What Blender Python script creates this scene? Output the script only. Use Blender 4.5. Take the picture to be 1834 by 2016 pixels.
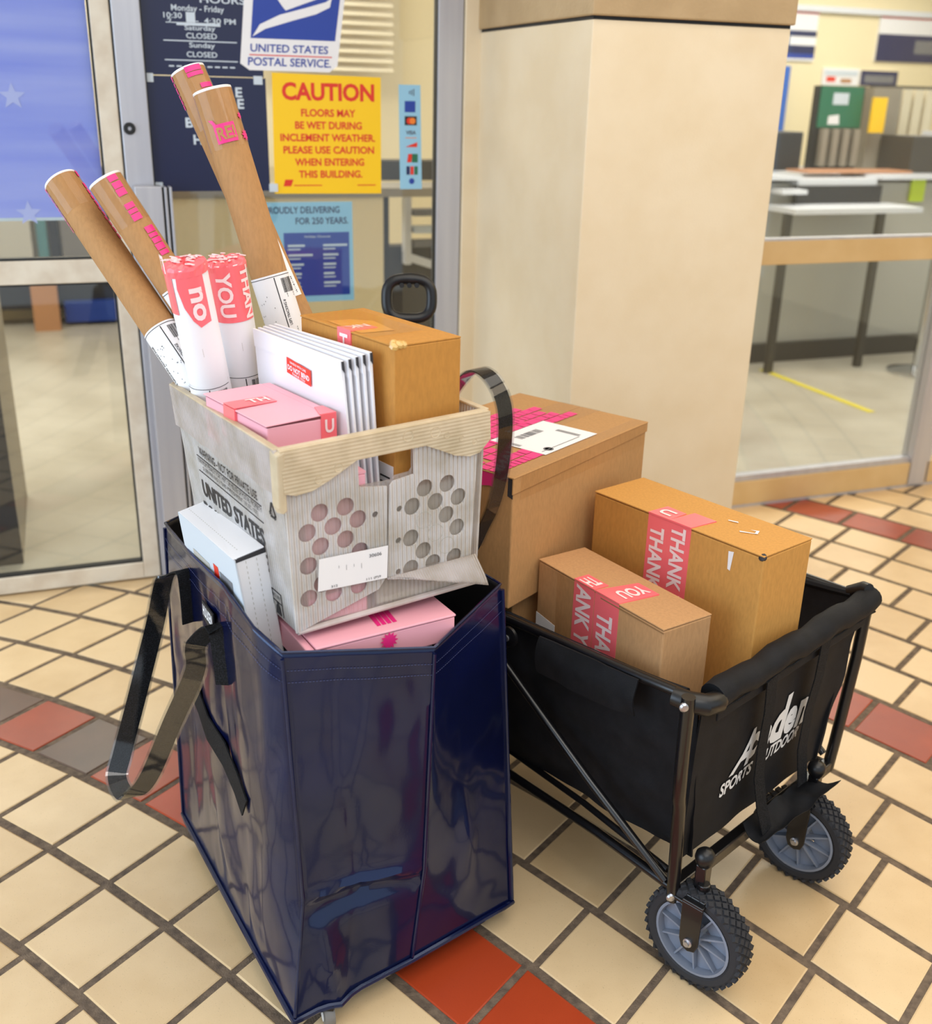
import bpy, bmesh, math, random
from mathutils import Vector as V, Matrix, noise
random.seed(7)
for _o in list(bpy.data.objects): bpy.data.objects.remove(_o)
SC = bpy.context.scene
COL = SC.collection

# ------------------------------------------------------------------ camera
cam_d = bpy.data.cameras.new('camera'); cam = bpy.data.objects.new('camera', cam_d); COL.objects.link(cam)
cam_d.sensor_fit = 'HORIZONTAL'; cam_d.sensor_width = 36.0; cam_d.lens = 36.0 * 2080 / 1834
_x = V((0.9997, 0.0089, 0.0225)); _z = -V((0.0, 0.9299, -0.3678)); _y = _z.cross(_x).normalized(); _x = _y.cross(_z).normalized()
cam.matrix_world = Matrix(((_x.x, _y.x, _z.x, 0), (_x.y, _y.y, _z.y, 0), (_x.z, _y.z, _z.z, 1.56), (0, 0, 0, 1)))
cam_d.dof.use_dof = True; cam_d.dof.focus_distance = 1.95; cam_d.dof.aperture_fstop = 3.6
cam_d.clip_start = .05
SC.camera = cam

# ------------------------------------------------------------------ light and exposure
SC.view_settings.view_transform = 'Standard'; SC.view_settings.look = 'None'
SC.view_settings.gamma = 1.0; SC.view_settings.use_curve_mapping = False
SC.view_settings.exposure = -0.02
wd = bpy.data.worlds.new('sky'); SC.world = wd; wd.use_nodes = True
bg = wd.node_tree.nodes['Background']; bg.inputs[0].default_value = (0.80, 0.90, 1.0, 1); bg.inputs[1].default_value = 1.0

def s2l(c):
    r = []
    for k in c:
        k = k / 255.0
        r.append(k / 12.92 if k <= .04045 else ((k + .055) / 1.055) ** 2.4)
    return tuple(r)

def area(name, loc, rot, sx, sy, power, col):
    l = bpy.data.lights.new(name, 'AREA'); l.shape = 'RECTANGLE'; l.size = sx; l.size_y = sy; l.energy = power; l.color = col
    o = bpy.data.objects.new(name, l); o.location = loc; o.rotation_euler = rot; COL.objects.link(o); return o

# the glazed wall runs along DU; S > 0 is the tiled entrance side, S < 0 the lobby behind the glass
W0 = V((1.102, 4.071, 0)); DU = V((.9363, .3512, 0)); DE = V((.3512, -.9363, 0)); ZZ = V((0, 0, 1))
YW = math.atan2(.3512, .9363)
def W(u, z, s=0.0): return W0 + DU * u + DE * s + ZZ * z

area('entrance_panel_and_fill', W(-1.0, 2.74, 2.3), (0, 0, YW), 3.2, 2.2, 44, (1.0, .94, .84))
area('entrance_panel_and_fill', W(1.6, 2.74, 2.0), (0, 0, YW), 1.6, 2.2, 30, (1.0, .84, .62))
area('entrance_panel_and_fill', W(-1.9, 2.74, 3.9), (0, 0, YW), 2.4, .8, 26, (1.0, .96, .92))  # added fill overhead to brighten front-facing surfaces; no fixture known here
area('daylight_from_street_doors', W(-5.4, 1.35, 2.4), (0, math.radians(-90), YW), 2.4, 3.6, 100, (.66, .82, 1.0))
area('lobby_panel_light', W(-2.6, 2.74, -2.3), (0, 0, YW), 2.8, 1.6, 120, (1.0, .96, .90))
area('lobby_panel_light', W(1.6, 2.74, -1.4), (0, 0, YW), 2.6, 1.2, 62, (1.0, .95, .88))
area('lobby_panel_light', W(3.4, 2.74, -3.4), (0, 0, YW), 2.4, 1.2, 58, (1.0, .95, .88))

# ------------------------------------------------------------------ materials
def mat(name, rgb, rough=.5, rgb2=None, nscale=40, bump=0, bscale=150, metal=0, spec=.5, coat=0, stretch=None, mixw=(.35, .65), detail=4, sheen=0):
    m = bpy.data.materials.new(name); m.use_nodes = True; nt = m.node_tree; b = nt.nodes['Principled BSDF']
    c = s2l(rgb); b.inputs['Base Color'].default_value = (*c, 1); b.inputs['Roughness'].default_value = rough
    b.inputs['Metallic'].default_value = metal; b.inputs['Specular IOR Level'].default_value = spec; b.inputs['Coat Weight'].default_value = coat
    if coat: b.inputs['Coat Roughness'].default_value = .08
    tc = None
    def coord():
        t = nt.nodes.new('ShaderNodeTexCoord'); mp = nt.nodes.new('ShaderNodeMapping'); nt.links.new(t.outputs['Object'], mp.inputs[0])
        if stretch: mp.inputs['Scale'].default_value = stretch
        return mp
    if rgb2 or bump: tc = coord()
    if rgb2:
        n = nt.nodes.new('ShaderNodeTexNoise'); n.inputs['Scale'].default_value = nscale; n.inputs['Detail'].default_value = detail
        nt.links.new(tc.outputs[0], n.inputs['Vector'])
        r = nt.nodes.new('ShaderNodeValToRGB'); r.color_ramp.elements[0].position = mixw[0]; r.color_ramp.elements[1].position = mixw[1]
        r.color_ramp.elements[0].color = (*c, 1); r.color_ramp.elements[1].color = (*s2l(rgb2), 1)
        nt.links.new(n.outputs['Fac'], r.inputs[0]); nt.links.new(r.outputs[0], b.inputs['Base Color'])
    if bump:
        n2 = nt.nodes.new('ShaderNodeTexNoise'); n2.inputs['Scale'].default_value = bscale; n2.inputs['Detail'].default_value = 3
        nt.links.new(tc.outputs[0], n2.inputs['Vector'])
        bp = nt.nodes.new('ShaderNodeBump'); bp.inputs['Strength'].default_value = bump; bp.inputs['Distance'].default_value = .002
        nt.links.new(n2.outputs['Fac'], bp.inputs['Height']); nt.links.new(bp.outputs[0], b.inputs['Normal'])
    return m

def glassy(name, tint=(1, 1, 1), gloss=.07, rough=.02, edge=.7):
    m = bpy.data.materials.new(name); m.use_nodes = True; nt = m.node_tree; nt.nodes.remove(nt.nodes['Principled BSDF'])
    t = nt.nodes.new('ShaderNodeBsdfTransparent'); t.inputs[0].default_value = (*tint, 1)
    g = nt.nodes.new('ShaderNodeBsdfGlossy'); g.inputs['Roughness'].default_value = rough
    f = nt.nodes.new('ShaderNodeLayerWeight'); f.inputs[0].default_value = .5
    p = nt.nodes.new('ShaderNodeMath'); p.operation = 'POWER'; p.inputs[1].default_value = 4.0; nt.links.new(f.outputs['Facing'], p.inputs[0])
    a = nt.nodes.new('ShaderNodeMath'); a.operation = 'MULTIPLY_ADD'; a.inputs[1].default_value = edge; a.inputs[2].default_value = gloss
    nt.links.new(p.outputs[0], a.inputs[0]); a.use_clamp = True
    mx = nt.nodes.new('ShaderNodeMixShader'); nt.links.new(a.outputs[0], mx.inputs[0]); nt.links.new(t.outputs[0], mx.inputs[1]); nt.links.new(g.outputs[0], mx.inputs[2])
    nt.links.new(mx.outputs[0], nt.nodes['Material Output'].inputs[0]); return m

def corrugated(name, rgb, see=.18, scale=125, rough=.35, axis=0, bump=.8):
    """milky corrugated plastic: fluted, lets light and a little of what is behind it through"""
    m = bpy.data.materials.new(name); m.use_nodes = True; nt = m.node_tree; b = nt.nodes['Principled BSDF']
    uv = nt.nodes.new('ShaderNodeUVMap'); sx = nt.nodes.new('ShaderNodeSeparateXYZ'); nt.links.new(uv.outputs[0], sx.inputs[0])
    mu = nt.nodes.new('ShaderNodeMath'); mu.operation = 'MULTIPLY'; mu.inputs[1].default_value = scale * 2 * math.pi; nt.links.new(sx.outputs[axis], mu.inputs[0])
    si = nt.nodes.new('ShaderNodeMath'); si.operation = 'SINE'; nt.links.new(mu.outputs[0], si.inputs[0])
    n = nt.nodes.new('ShaderNodeTexNoise'); n.inputs['Scale'].default_value = 22; n.inputs['Detail'].default_value = 6
    tc = nt.nodes.new('ShaderNodeTexCoord'); nt.links.new(tc.outputs['Object'], n.inputs['Vector'])
    r = nt.nodes.new('ShaderNodeValToRGB'); r.color_ramp.elements[0].position = .3; r.color_ramp.elements[1].position = .62
    c = s2l(rgb); r.color_ramp.elements[0].color = (c[0] * .80, c[1] * .77, c[2] * .70, 1); r.color_ramp.elements[1].color = (*c, 1)
    nt.links.new(n.outputs['Fac'], r.inputs[0]); nt.links.new(r.outputs[0], b.inputs['Base Color'])
    b.inputs['Roughness'].default_value = rough; b.inputs['Subsurface Weight'].default_value = 0
    bp = nt.nodes.new('ShaderNodeBump'); bp.inputs['Strength'].default_value = bump; bp.inputs['Distance'].default_value = .0022
    nt.links.new(si.outputs[0], bp.inputs['Height']); nt.links.new(bp.outputs[0], b.inputs['Normal'])
    tl = nt.nodes.new('ShaderNodeBsdfTranslucent'); nt.links.new(r.outputs[0], tl.inputs[0])
    tp = nt.nodes.new('ShaderNodeBsdfTransparent')
    m1 = nt.nodes.new('ShaderNodeMixShader'); m1.inputs[0].default_value = .35
    nt.links.new(b.outputs[0], m1.inputs[1]); nt.links.new(tl.outputs[0], m1.inputs[2])
    m2 = nt.nodes.new('ShaderNodeMixShader'); m2.inputs[0].default_value = see
    nt.links.new(m1.outputs[0], m2.inputs[1]); nt.links.new(tp.outputs[0], m2.inputs[2])
    nt.links.new(m2.outputs[0], nt.nodes['Material Output'].inputs[0]); return m

def tile_mat(name, c1, c2, rough=.32):
    m = bpy.data.materials.new(name); m.use_nodes = True; nt = m.node_tree; b = nt.nodes['Principled BSDF']
    g = nt.nodes.new('ShaderNodeNewGeometry'); tc = nt.nodes.new('ShaderNodeTexCoord')
    n = nt.nodes.new('ShaderNodeTexNoise'); n.inputs['Scale'].default_value = 9; n.inputs['Detail'].default_value = 8; nt.links.new(tc.outputs['Object'], n.inputs['Vector'])
    n2 = nt.nodes.new('ShaderNodeTexNoise'); n2.inputs['Scale'].default_value = 380; n2.inputs['Detail'].default_value = 2; nt.links.new(tc.outputs['Object'], n2.inputs['Vector'])
    add = nt.nodes.new('ShaderNodeMath'); add.operation = 'MULTIPLY_ADD'; add.inputs[1].default_value = .55; nt.links.new(g.outputs['Random Per Island'], add.inputs[0])
    nt.links.new(n.outputs['Fac'], add.inputs[2])
    r = nt.nodes.new('ShaderNodeValToRGB'); r.color_ramp.elements[0].position = .35; r.color_ramp.elements[1].position = 1.0
    r.color_ramp.elements[0].color = (*s2l(c1), 1); r.color_ramp.elements[1].color = (*s2l(c2), 1); nt.links.new(add.outputs[0], r.inputs[0])
    sp = nt.nodes.new('ShaderNodeValToRGB'); sp.color_ramp.elements[0].position = .24; sp.color_ramp.elements[1].position = .34
    sp.color_ramp.elements[0].color = (.45, .4, .35, 1); sp.color_ramp.elements[1].color = (1, 1, 1, 1); nt.links.new(n2.outputs['Fac'], sp.inputs[0])
    mx = nt.nodes.new('ShaderNodeMix'); mx.data_type = 'RGBA'; mx.blend_type = 'MULTIPLY'; mx.inputs['Factor'].default_value = .5
    nt.links.new(r.outputs[0], mx.inputs['A']); nt.links.new(sp.outputs[0], mx.inputs['B']); nt.links.new(mx.outputs['Result'], b.inputs['Base Color'])
    b.inputs['Roughness'].default_value = rough
    bp = nt.nodes.new('ShaderNodeBump'); bp.inputs['Strength'].default_value = .12; bp.inputs['Distance'].default_value = .001
    nt.links.new(n2.outputs['Fac'], bp.inputs['Height']); nt.links.new(bp.outputs[0], b.inputs['Normal'])
    return m

def kraft(name, rgb, k=.91):
    d = tuple(int(c * k) for c in rgb)
    return mat(name, rgb, .72, d, 190, .2, 520, spec=.25, stretch=(1, 1, .3), mixw=(.35, .9), detail=3)

M = dict(
 tile=tile_mat('cream_tile', (212, 180, 134), (230, 201, 157)), red=tile_mat('red_tile', (144, 62, 42), (168, 74, 46)), dark=tile_mat('dark_tile', (92, 74, 64), (112, 86, 72)),
 orange=tile_mat('orange_red_tile', (164, 58, 26), (180, 68, 34)),
 grout=mat('grout', (124, 106, 88), .9, (92, 78, 66), 60, .8, 300),
 pillar=mat('painted_masonry', (231, 213, 182), .55, (226, 206, 172), 6, .3, 300), band=mat('tan_textured_paint', (182, 154, 114), .5, (172, 144, 104), 8, .5, 120),
 cream=mat('cream_paint', (235, 222, 192), .55), frame_white=mat('off_white_frame', (226, 216, 198), .5, (210, 196, 176), 14), tan=mat('tan_frame', (216, 186, 136), .42, (208, 176, 124), 6),
 alu=mat('brushed_aluminium', (196, 196, 202), .36, (186, 186, 194), 30, metal=.35, stretch=(1, 1, .05)), gasket=mat('black_gasket', (22, 24, 26), .6), glass=glassy('door_glass', (.95, .97, .96), .05),
 lobby=mat('lobby_floor', (198, 192, 178), .35, (180, 173, 158), 3, 0), lobby_wall=mat('lobby_wall', (240, 224, 184), .6), ceiling=mat('ceiling', (235, 232, 225), .8),
 white=mat('white_paper', (240, 238, 240), .6), coated=mat('white_card', (238, 236, 240), .45), blackp=mat('black_print', (26, 26, 30), .6), greyp=mat('grey_print', (120, 120, 124), .6),
 navy=mat('navy_print', (24, 32, 84), .35), navy2=mat('deep_navy_print', (20, 28, 66), .35), blue=mat('blue_print', (30, 62, 160), .35), sky=mat('light_blue_print', (150, 200, 228), .45),
 yellow=mat('yellow_print', (255, 205, 10), .45), red_print=mat('red_print', (226, 50, 28), .45), ltgrey=mat('pale_print', (205, 215, 225), .5), orange_p=mat('orange_print', (240, 130, 40), .5), green_p=mat('green_print', (30, 110, 80), .5),
 flag=mat('blue_banner', (132, 144, 240), .6, (166, 172, 246), 3, stretch=(.3, .3, 4)), star=mat('pale_star', (186, 190, 246), .6),  # banner blue lightened in colour to stand in for lobby backlight
 kraft_small=kraft('kraft_brown_grey', (196, 150, 104)), kraft_tall=kraft('kraft_golden', (208, 152, 80)), kraft_rear=kraft('kraft_brown', (190, 144, 94)), kraft_tub=kraft('kraft_amber', (196, 138, 66)), kraft_tube=kraft('kraft_tube', (184, 138, 90)), flute=mat('box_flute', (150, 110, 70), .8),
 pink=mat('pink_card', (246, 176, 190), .5), pink_dark=mat('pink_gap_shade', (120, 60, 66), .7), hot=mat('hot_pink_print', (240, 46, 132), .4), coral=mat('coral_tape', (252, 112, 120), .3, coat=.3), coralw=mat('tape_lettering', (250, 226, 226), .35),
 clear=glassy('clear_tape', (.97, .95, .92), .025, .10, .35), sleeve=glassy('clear_vinyl', (.90, .91, .92), .07, .06, .35),
 bag_in=mat('bag_lining', (14, 15, 20), .6), webbing=mat('black_webbing', (10, 11, 13), .8, (40, 41, 46), 420, 1.0, 600, spec=.25, mixw=(.42, .72)), thread=mat('stitch_thread', (58, 68, 112), .6),
 wfab=mat('black_canvas', (14, 15, 19), .7, (21, 22, 27), 30, .35, 700, spec=.3), wmetal=mat('black_steel', (16, 15, 17), .3, coat=.3), wplast=mat('black_plastic', (18, 18, 20), .35), rubber=mat('tyre_rubber', (40, 41, 46), .75), wrim=mat('grey_plastic_rim', (128, 136, 152), .5), steel=mat('zinc_steel', (190, 192, 198), .3, metal=.9), wtext=mat('white_print', (228, 228, 228), .6),
 castor=mat('castor_grey', (120, 116, 112), .5), tub=corrugated('corrugated_plastic', (246, 242, 240), .07), tubin=corrugated('inner_corrugated_plastic', (228, 220, 214), .60), collar=corrugated('yellowed_corrugated_plastic', (240, 224, 194), .02, 170, .3, 1, .22), collarw=corrugated('pale_corrugated_plastic', (240, 230, 226), .03, 120, .35),
 cgrey=mat('counter_grey', (188, 185, 175), .5), cdark=mat('counter_dark', (62, 58, 54), .5), cblack=mat('equipment_black', (38, 38, 42), .5), ctop=mat('counter_top', (226, 228, 234), .35), wood=mat('wood', (186, 134, 92), .5), legd=mat('leg_dark', (74, 70, 62), .5), panelg=mat('partition_grey', (150, 142, 128), .6), floor_tape=mat('yellow_floor_tape', (232, 216, 60), .5), lime=mat('lime_tag', (214, 240, 40), .5), teal=mat('teal_rack', (84, 130, 134), .5), blue_bin=mat('blue_bin', (26, 62, 150), .5), postblue=mat('blue_post', (36, 96, 190), .5), plank=mat('tan_plank', (196, 140, 104), .5), chrome=mat('chrome', (200, 202, 206), .15, metal=1.0), ink=mat('charcoal_edge_and_shade', (48, 46, 50), .7), gold=mat('crumpled_gold_tape', (214, 172, 96), .3, coat=.6), amber=mat('amber_tape_patch', (226, 150, 38), .35, coat=.4), visa=mat('visa_print', (90, 100, 120), .5),
)

def bag_material():
    m = mat('navy_laminate', (8, 13, 44), .2, (11, 18, 58), 4, spec=.55, coat=.4)
    nt = m.node_tree; b = nt.nodes['Principled BSDF']; b.inputs['Coat Roughness'].default_value = .06; b.inputs['Coat Tint'].default_value = (.62, .74, 1.0, 1); b.inputs['Specular Tint'].default_value = (.5, .68, 1.0, 1)
    tc = nt.nodes.new('ShaderNodeTexCoord')
    n = nt.nodes.new('ShaderNodeTexNoise'); n.inputs['Scale'].default_value = 7; n.inputs['Detail'].default_value = 1.0; n.inputs['Distortion'].default_value = .6; nt.links.new(tc.outputs['Object'], n.inputs['Vector'])
    w = nt.nodes.new('ShaderNodeTexNoise'); w.inputs['Scale'].default_value = 420; nt.links.new(tc.outputs['Object'], w.inputs['Vector'])
    ad = nt.nodes.new('ShaderNodeMath'); ad.operation = 'MULTIPLY_ADD'; ad.inputs[1].default_value = .012; nt.links.new(w.outputs['Fac'], ad.inputs[0]); nt.links.new(n.outputs['Fac'], ad.inputs[2])
    bp = nt.nodes.new('ShaderNodeBump'); bp.inputs['Strength'].default_value = .16; bp.inputs['Distance'].default_value = .025; nt.links.new(ad.outputs[0], bp.inputs['Height'])
    nt.links.new(bp.outputs[0], b.inputs['Normal']); nt.links.new(bp.outputs[0], b.inputs['Coat Normal'])
    return m
M['bag'] = bag_material()

# ------------------------------------------------------------------ mesh helpers
class Fr:
    """a flat face: at(a, b, lift)"""
    def __init__(s, o, u, v, n): s.o, s.u, s.v, s.n = V(o), V(u).normalized(), V(v).normalized(), V(n).normalized()
    def at(s, a, b, l=0.0): return s.o + s.u * a + s.v * b + s.n * l
class Cy:
    """the skin of a cylinder: a = arc length from the direction 'face', b = length from the lower end"""
    def __init__(s, a, b, r, face):
        s.o, s.r = V(a), r; s.t = (V(b) - V(a)).normalized(); f = V(face); f = (f - s.t * f.dot(s.t)).normalized(); s.f = f; s.g = s.t.cross(f)
        s.L = (V(b) - V(a)).length
    def at(s, a, b, l=0.0):
        k = a / s.r; return s.o + s.t * b + (s.f * math.cos(k) + s.g * math.sin(k)) * (s.r + l)

_tc = {}
def glyphs(txt, sub=0, bold=.012):
    key = (txt, sub, bold)
    if key in _tc: return _tc[key]
    c = bpy.data.curves.new('t', 'FONT'); c.body = txt; c.size = 1; c.offset = bold; c.resolution_u = 3
    o = bpy.data.objects.new('t', c); me = bpy.data.meshes.new_from_object(o); bpy.data.objects.remove(o); bpy.data.curves.remove(c)
    if sub:
        bm = bmesh.new(); bm.from_mesh(me); bmesh.ops.triangulate(bm, faces=bm.faces)
        for _ in range(3):
            es = [e for e in bm.edges if e.calc_length() > sub]
            if not es: break
            bmesh.ops.subdivide_edges(bm, edges=es, cuts=1); bmesh.ops.triangulate(bm, faces=bm.faces)
        bm.to_mesh(me); bm.free()
    vs = [(v.co.x, v.co.y) for v in me.vertices]; fs = [tuple(p.vertices) for p in me.polygons]; bpy.data.meshes.remove(me)
    x0 = min(v[0] for v in vs); x1 = max(v[0] for v in vs); y0 = min(v[1] for v in vs); y1 = max(v[1] for v in vs)
    vs = [((x - x0) / (x1 - x0), (y - y0) / (y1 - y0)) for x, y in vs]
    _tc[key] = (vs, fs); return _tc[key]

class MB:
    def __init__(s): s.v, s.f, s.m, s.uv = [], [], [], {}
    def add(s, vs, fs, mi=0):
        k = len(s.v); s.v += [V(p) for p in vs]
        for f in fs: s.f.append(tuple(i + k for i in f)); s.m.append(mi)
        return s
    def box(s, o, ux, uy, uz, mi=0):
        o, ux, uy, uz = V(o), V(ux), V(uy), V(uz)
        vs = [o, o + ux, o + ux + uy, o + uy, o + uz, o + ux + uz, o + ux + uy + uz, o + uy + uz]
        fs = [(0, 3, 2, 1), (4, 5, 6, 7), (0, 1, 5, 4), (1, 2, 6, 5), (2, 3, 7, 6), (3, 0, 4, 7)]
        if ux.cross(uy).dot(uz) < 0: fs = [tuple(reversed(f)) for f in fs]
        return s.add(vs, fs, mi)
    def hexa(s, lo, hi, mi=0):
        n = len(lo); vs = list(lo) + list(hi)
        fs = [tuple(reversed(range(n))), tuple(range(n, 2 * n))] + [(i, (i + 1) % n, n + (i + 1) % n, n + i) for i in range(n)]
        return s.add(vs, fs, mi)
    def wbox(s, u0, u1, z0, z1, s0, s1, mi=0):
        return s.box(W(u0, z0, s1), DU * (u1 - u0), DE * (s0 - s1), ZZ * (z1 - z0), mi)
    def tube(s, path, r, seg=10, mi=0, closed=False, flat=1.0, up=None):
        path = [V(p) for p in path]; n = len(path); rr = r if isinstance(r, (list, tuple)) else [r] * n
        T = []
        for i in range(n):
            a = path[(i - 1) % n] if (i > 0 or closed) else path[i]; b = path[(i + 1) % n] if (i < n - 1 or closed) else path[i]
            T.append((b - a).normalized())
        u = V(up) if up else (V((0, 0, 1)) if abs(T[0].z) < .9 else V((1, 0, 0)))
        vs = []
        for i in range(n):
            u = (u - T[i] * u.dot(T[i])).normalized(); w = T[i].cross(u)
            for k in range(seg):
                a = 2 * math.pi * k / seg; vs.append(path[i] + u * math.cos(a) * rr[i] + w * math.sin(a) * rr[i] * flat)
        fs = []
        for i in range(n if closed else n - 1):
            j = (i + 1) % n
            for k in range(seg):
                l = (k + 1) % seg; fs.append((i * seg + k, i * seg + l, j * seg + l, j * seg + k))
        if not closed: fs += [tuple(reversed(range(seg))), tuple(range((n - 1) * seg, n * seg))]
        return s.add(vs, fs, mi)
    def lathe(s, c, ax, prof, seg=24, mi=0, caps=True):
        c, ax = V(c), V(ax).normalized(); u = ax.orthogonal().normalized(); w = ax.cross(u); vs = []
        for r, h in prof:
            for k in range(seg):
                a = 2 * math.pi * k / seg; vs.append(c + ax * h + (u * math.cos(a) + w * math.sin(a)) * r)
        fs = []
        for i in range(len(prof) - 1):
            for k in range(seg):
                l = (k + 1) % seg; fs.append((i * seg + k, i * seg + l, (i + 1) * seg + l, (i + 1) * seg + k))
        if caps and prof[0][0] > 1e-6: fs.append(tuple(reversed(range(seg))))
        if caps and prof[-1][0] > 1e-6: fs.append(tuple(range((len(prof) - 1) * seg, len(prof) * seg)))
        return s.add(vs, fs, mi)
    def cyl(s, c, ax, r, h, seg=20, mi=0): return s.lathe(c, ax, [(r, 0), (r, h)], seg, mi)
    def poly(s, F, pts, l=.0006, mi=0):
        return s.add([F.at(a, b, l) for a, b in pts], [tuple(range(len(pts)))], mi)
    def slab(s, F, pts, l0=0.0, l1=.001, mi=0):
        return s.hexa([F.at(a, b, l0) for a, b in pts], [F.at(a, b, l1) for a, b in pts], mi)
    def rect(s, F, a0, a1, b0, b1, l=.0006, mi=0, na=1, nb=1):
        vs = [F.at(a0 + (a1 - a0) * i / na, b0 + (b1 - b0) * j / nb, l) for j in range(nb + 1) for i in range(na + 1)]
        fs = [(j * (na + 1) + i, j * (na + 1) + i + 1, (j + 1) * (na + 1) + i + 1, (j + 1) * (na + 1) + i) for j in range(nb) for i in range(na)]
        return s.add(vs, fs, mi)
    def text(s, F, txt, p0, xd, yd, w, h, l=.001, mi=0, sub=0, bold=.014):
        """text from its lower left corner p0, running along xd, letters up along yd, fitted to w x h"""
        vs, fs = glyphs(txt, sub, bold)
        return s.add([F.at(p0[0] + xd[0] * x * w + yd[0] * y * h, p0[1] + xd[1] * x * w + yd[1] * y * h, l) for x, y in vs], fs, mi)
    def bars(s, F, a0, b0, xd, yd, w, h, l=.001, mi=0, n=22, seed=1):
        rg = random.Random(seed); x = 0
        while x < w:
            bw = rg.choice((.6, 1, 1.6)) * w / n / 2; P = [(x, 0), (min(x + bw, w), 0), (min(x + bw, w), h), (x, h)]
            s.poly(F, [(a0 + xd[0] * p + yd[0] * q, b0 + xd[1] * p + yd[1] * q) for p, q in P], l, mi); x += bw + rg.choice((.6, 1, 1.6)) * w / n / 2
        return s
    def build(s, name, mats, parent=None, smooth=False, bevel=0, seg=2, label=None):
        me = bpy.data.meshes.new(name); vs = s.v; org = V((0, 0, 0))
        if parent is None:
            lo = [min(p[i] for p in vs) for i in range(3)]; hi = [max(p[i] for p in vs) for i in range(3)]
            org = V(((lo[0] + hi[0]) / 2, (lo[1] + hi[1]) / 2, lo[2])); vs = [p - org for p in vs]
        me.from_pydata([tuple(p) for p in vs], [], s.f)
        for m_ in (mats if isinstance(mats, (list, tuple)) else [mats]): me.materials.append(m_)
        for p, mi in zip(me.polygons, s.m): p.material_index = mi; p.use_smooth = smooth
        if s.uv:
            ul = me.uv_layers.new(name='UVMap')
            for lp in me.loops: ul.data[lp.index].uv = s.uv.get(lp.vertex_index, (0, 0))
        o = bpy.data.objects.new(name, me); COL.objects.link(o); o.location = org
        if parent is not None:
            o.parent = parent; o.matrix_parent_inverse = Matrix.Translation(-world_loc(parent))
        if bevel:
            b = o.modifiers.new('bevel', 'BEVEL'); b.width = bevel; b.segments = seg; b.limit_method = 'ANGLE'; b.angle_limit = math.radians(40)
        if smooth and bevel == 0:
            try: me.set_sharp_from_angle(angle=math.radians(38))
            except Exception: pass
        if label: o['label'] = label
        return o

def world_loc(o):
    """where the object's own origin stands (no object here is rotated or scaled)"""
    return V(o.get('_w', (0, 0, 0))) if o.parent is not None else V(o.location)

def thing(name, loc, label, cat, group=None):
    o = bpy.data.objects.new(name, None); COL.objects.link(o); o.location = loc; o.empty_display_size = .05
    o['label'] = label; o['category'] = cat
    if group: o['group'] = group
    return o
def tag(o, label, cat, group=None):
    o['label'] = label; o['category'] = cat
    if group: o['group'] = group
    return o
def struct(mb, name, mats, parent=None, **k):
    o = mb.build(name, mats, parent, **k)
    if parent is None: o['kind'] = 'structure'
    return o
def rot3(yaw, rx, ry):
    return (Matrix.Rotation(math.radians(yaw), 3, 'Z') @ Matrix.Rotation(math.radians(rx), 3, 'X') @ Matrix.Rotation(math.radians(ry), 3, 'Y'))

class Box:
    """a carton: near lower corner o, x runs right, y runs away"""
    def __init__(s, o, rot, dims):
        s.o = V(o); R = rot3(*rot); s.x, s.y, s.z = R.col[0].copy(), R.col[1].copy(), R.col[2].copy(); s.d = dims
    def p(s, a, b, c): return s.o + s.x * a + s.y * b + s.z * c
    def left(s): return Fr(s.p(0, 0, s.d[2]), s.y, -s.z, -s.x)       # a away from the near edge, b down
    def front(s): return Fr(s.p(0, 0, s.d[2]), s.x, -s.z, -s.y)      # a to the right, b down
    def top(s): return Fr(s.p(0, 0, s.d[2]), s.x, s.y, s.z)          # a to the right, b away
    def body(s, mb=None, inset=0):
        mb = mb or MB(); return mb.box(s.o, s.x * s.d[0], s.y * s.d[1], s.z * s.d[2])
    def base(s): return s.p(s.d[0] / 2, s.d[1] / 2, 0)

# ================================================================== SETTING
# ---- tiled floor: square tiles in slightly bending, staggered courses, two red border courses
KN = [0.15135, 0.46201, -0.71482, -0.43213, -1.0843, 1.15544, 0.41117, -0.23373, 0.48117, 0.13697]
KM = [-1.63133, 1.98243, 0.46147, -1.16845, -1.88477, 0.85747, 0.0328]
STG = {3: -.188, 4: -.193, 5: -.389, 6: -.456, 7: -.564, 8: -.463, 9: -.535, 10: -.188, 11: -.936, 12: -.30, 13: -.518, 14: -.206, 15: -.027, 16: -.45, 17: -.814, 18: -.827, 19: -.62}
PITCH = .2032; AZ = math.radians(43.869); FN = V((math.cos(AZ), math.sin(AZ), 0)); FM = V((-math.sin(AZ), math.cos(AZ), 0))
def course(a, b):
    a, b = max(-3, min(a, 22)), max(-3, min(b, 18)); A, B = a / 10, b / 10
    n_ = a + KN[0] + KN[1] * A + KN[2] * B + KN[3] * A * A + KN[4] * A * B + KN[5] * B * B + KN[6] * B ** 3 + KN[7] * A * B * B + KN[8] * A * A * B + KN[9] * A ** 3
    m_ = b + KM[0] * A + KM[1] * B + KM[2] * A * A + KM[3] * A * B + KM[4] * B * B + KM[5] * B ** 3 + KM[6] * A * B * B
    return n_, m_
def uncourse(N, Mv):
    a, b = N, Mv
    for _ in range(40):
        n_, m_ = course(a, b); a += (N - n_) * .8; b += (Mv - m_) * .8
        a, b = max(-8, min(a, 30)), max(-8, min(b, 26))
    return FN * (a * PITCH) + FM * (b * PITCH)
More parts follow.
